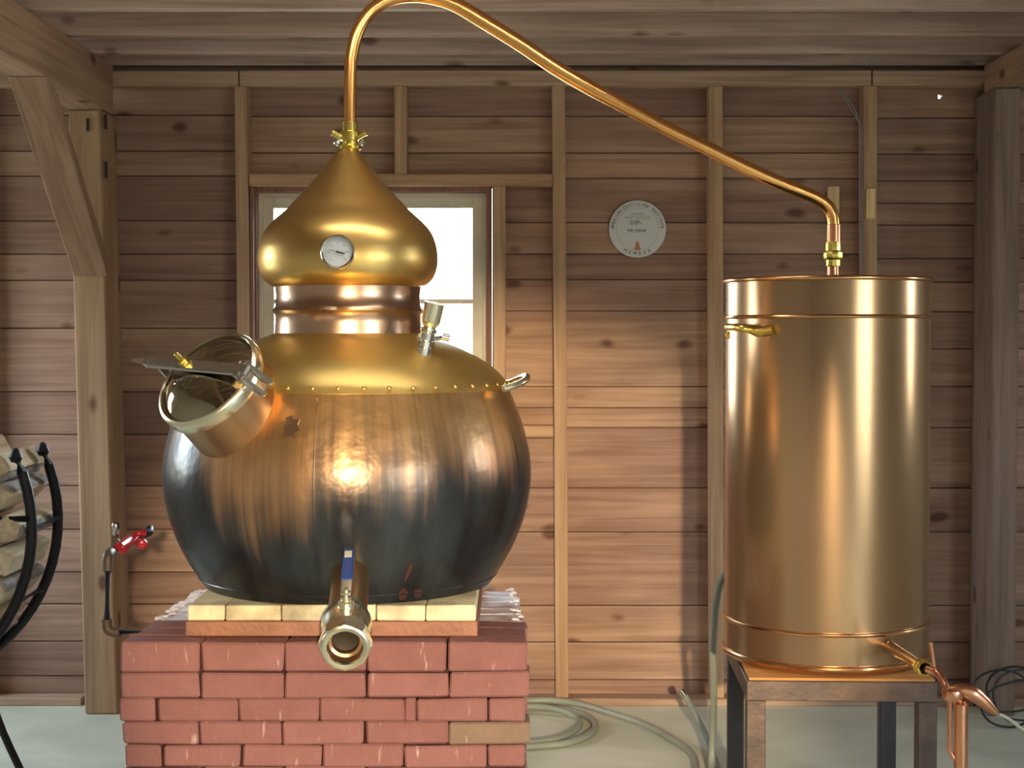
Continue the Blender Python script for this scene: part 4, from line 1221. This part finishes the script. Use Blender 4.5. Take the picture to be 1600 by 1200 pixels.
# two patches of window light, painted as thin pale blocks
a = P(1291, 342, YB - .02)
obj('light_patch_block', box(P(1292, 300, YB).x, P(1310, 300, YB).x, YB - .022, YB - .0045, zz(345, YB), zz(292, YB), .002), 'light_patch', None, smooth=0,
    label='painted light patch on the wall boards behind the pipe bend', cat='light patch')
obj('light_patch_block', box(P(1353, 300, YS).x, P(1367, 300, YS).x, YS - .012, YS - .0005, zz(342, YS), zz(295, YS), .002), 'light_patch', None, smooth=0,
    label='painted light patch on the stud above the tub', cat='light patch')
for off, lb in ((0, 'thin grey cable running down the stud above the tub, nearer it'), (7, 'second thin grey cable bending in from the top plate')):
    yy = YS - .006
    if off == 0:
        pts = [P(1309, 138, YS + .03), P(1325, 162, YS), P(1339, 186, yy), P(1343, 200, yy), P(1343, 300, yy), P(1345, 430, yy), P(1350, 620, yy)]
    else:
        pts = [P(1308, 136, YS + .04), P(1332, 164, YS + .012), P(1341, 184, YS + .02), P(1346, 200, YS - .004), P(1346, 300, YS - .004), P(1348, 430, YS - .004), P(1353, 620, YS - .004)]
    obj('cable', tube(pts, .0028, 8, 6), 'grey_wire', None, label=lb, cat='cable')

# ---------------------------------------------------------------- firewood rack
RX, RZ, RR = -2.03, .85, .545
rack = empty('firewood_rack', (RX, 4.85, 0), 'black iron hoop rack holding split firewood at the far left', 'rack')
def hoop(y, R, a0=24, a1=-204):
    return [(RX + R * math.cos(math.radians(a0 + (a1 - a0) * k / 40)), y, RZ + R * math.sin(math.radians(a0 + (a1 - a0) * k / 40))) for k in range(41)]
for y in (4.70, 4.97):
    b = tube(hoop(y, RR), .0165, 10, 1, smooth=False)
    obj('hoop', b, 'iron', rack)
    for s_ in (-1, 1):
        a = math.radians(24 if s_ > 0 else 156)
        c = V((RX + RR * math.cos(a), y, RZ + RR * math.sin(a)))
        obj('finial', lathe([(0, -.022), (.014, -.018), (.021, -.005), (.016, .012), (.008, .022), (0, .026)], c, (0, 0, 1), 14), 'iron', rack)
for deg in (0, -25, -50, -75, -105, -130, -155, -180):
    a = math.radians(deg); x_, z_ = RX + RR * math.cos(a), RZ + RR * math.sin(a)
    obj('crossbar', tube([(x_, 4.70, z_), (x_, 4.97, z_)], .010, 8, smooth=False), 'iron', rack)
for s_ in (-1, 1):
    for y in (4.70, 4.97):
        obj('leg', tube([(RX + s_ * .30, y, .40), (RX + s_ * .34, y, .2), (RX + s_ * .42, y, .012)], .013, 8, 4), 'iron', rack)
obj('front_bar', tube([(RX - .30, 4.685, RZ + .03), (RX + RR, 4.685, RZ + .03)], .010, 8, smooth=False), 'iron', rack)
k = 0
LRr = .05
spots = []
row = 0
zc_ = RZ - RR + .03
while zc_ < 1.16:
    x_ = RX - .35 + (row % 2) * LRr
    while x_ < RX + RR:
        rr = math.hypot(x_ - RX, zc_ + LRr - RZ)
        if rr < RR - .022 - LRr and x_ > RX + .18: spots.append((x_, zc_ + LRr))
        x_ += LRr * 2
    zc_ += LRr * 1.74; row += 1
# a rim of logs hugging the hoop on the visible side
spots = [s for s in spots if math.hypot(s[0] - RX, s[1] - RZ) < RR - .03 - 2.9 * LRr]
for deg in range(12, -75, -12):
    a = math.radians(deg); spots.append((RX + (RR - .02 - LRr) * math.cos(a), RZ + (RR - .02 - LRr) * math.sin(a)))
for (x_, z_) in [(RX + .345, 1.075), (RX + .445, 1.04)]: spots.append((x_, z_))
ORD = 'topmost second third fourth fifth sixth seventh eighth ninth tenth eleventh twelfth thirteenth fourteenth fifteenth sixteenth seventeenth eighteenth nineteenth twentieth'.split()
solid = sorted(spots, key=lambda s: -s[1])[:20]
print('LOGS', len(solid))
for i, (x_, z_) in enumerate(solid):
    lg = empty('split_log', (x_, 4.83, z_), None, 'log', 'split logs in the iron hoop rack')
    lg['label'] = ('topmost split log at the peak of the hoop rack' if i == 0 else 'split log with pale cut end in the hoop rack, %s counting down' % ORD[min(i, 19)])
    kind_ = random.choice([3, 4, 5]); a0 = random.uniform(0, 6.28); b = bmesh.new()
    r_ = LRr * random.uniform(.86, .97)
    ang = [a0 + 2 * PI * q / kind_ + random.uniform(-.25, .25) for q in range(kind_)]
    y0, y1 = 4.66 + random.uniform(-.03, .02), 5.02
    A = [b.verts.new((x_ + r_ * math.cos(t), y0, z_ + r_ * math.sin(t))) for t in ang]
    B = [b.verts.new((x_ + r_ * math.cos(t + .05), y1, z_ + r_ * math.sin(t + .05))) for t in ang]
    b.faces.new(A); b.faces.new(B[::-1])
    for q in range(kind_): b.faces.new((A[q], A[(q + 1) % kind_], B[(q + 1) % kind_], B[q]))
    bmesh.ops.bevel(b, geom=list(b.edges), offset=.005, segments=1, affect='EDGES')
    bmesh.ops.recalc_face_normals(b, faces=b.faces)
    obj('wood', b, 'log', lg, smooth=0)
    t0, t1 = ang[0] + .15, ang[1] - .15
    if t1 < t0: t1 += 2 * PI
    b = bmesh.new(); n_ = 5
    pa = V((x_ + r_ * math.cos(ang[0]), 0, z_ + r_ * math.sin(ang[0]))); pb = V((x_ + r_ * math.cos(ang[1]), 0, z_ + r_ * math.sin(ang[1])))
    mdl = (pa + pb) / 2; outn = V((mdl.x - x_, 0, mdl.z - z_)).normalized()
    ra, rb_ = [], []
    for q in range(n_ + 1):
        t = .06 + .88 * q / n_; p = pa.lerp(pb, t) + outn * (.004 + .012 * math.sin(PI * q / n_))
        ra.append(b.verts.new((p.x, y0 + .004, p.z))); rb_.append(b.verts.new((p.x, y1 - .004, p.z)))
    for q in range(n_): b.faces.new((ra[q], ra[q + 1], rb_[q + 1], rb_[q]))
    p0 = b.verts.new((pa.lerp(pb, .06).x, y0 + .004, pa.lerp(pb, .06).z)); p1 = b.verts.new((pa.lerp(pb, .94).x, y0 + .004, pa.lerp(pb, .94).z))
    b.faces.new([p0] + ra + [p1])
    bmesh.ops.recalc_face_normals(b, faces=b.faces)
    obj('bark', b, 'bark', lg, smooth=40)
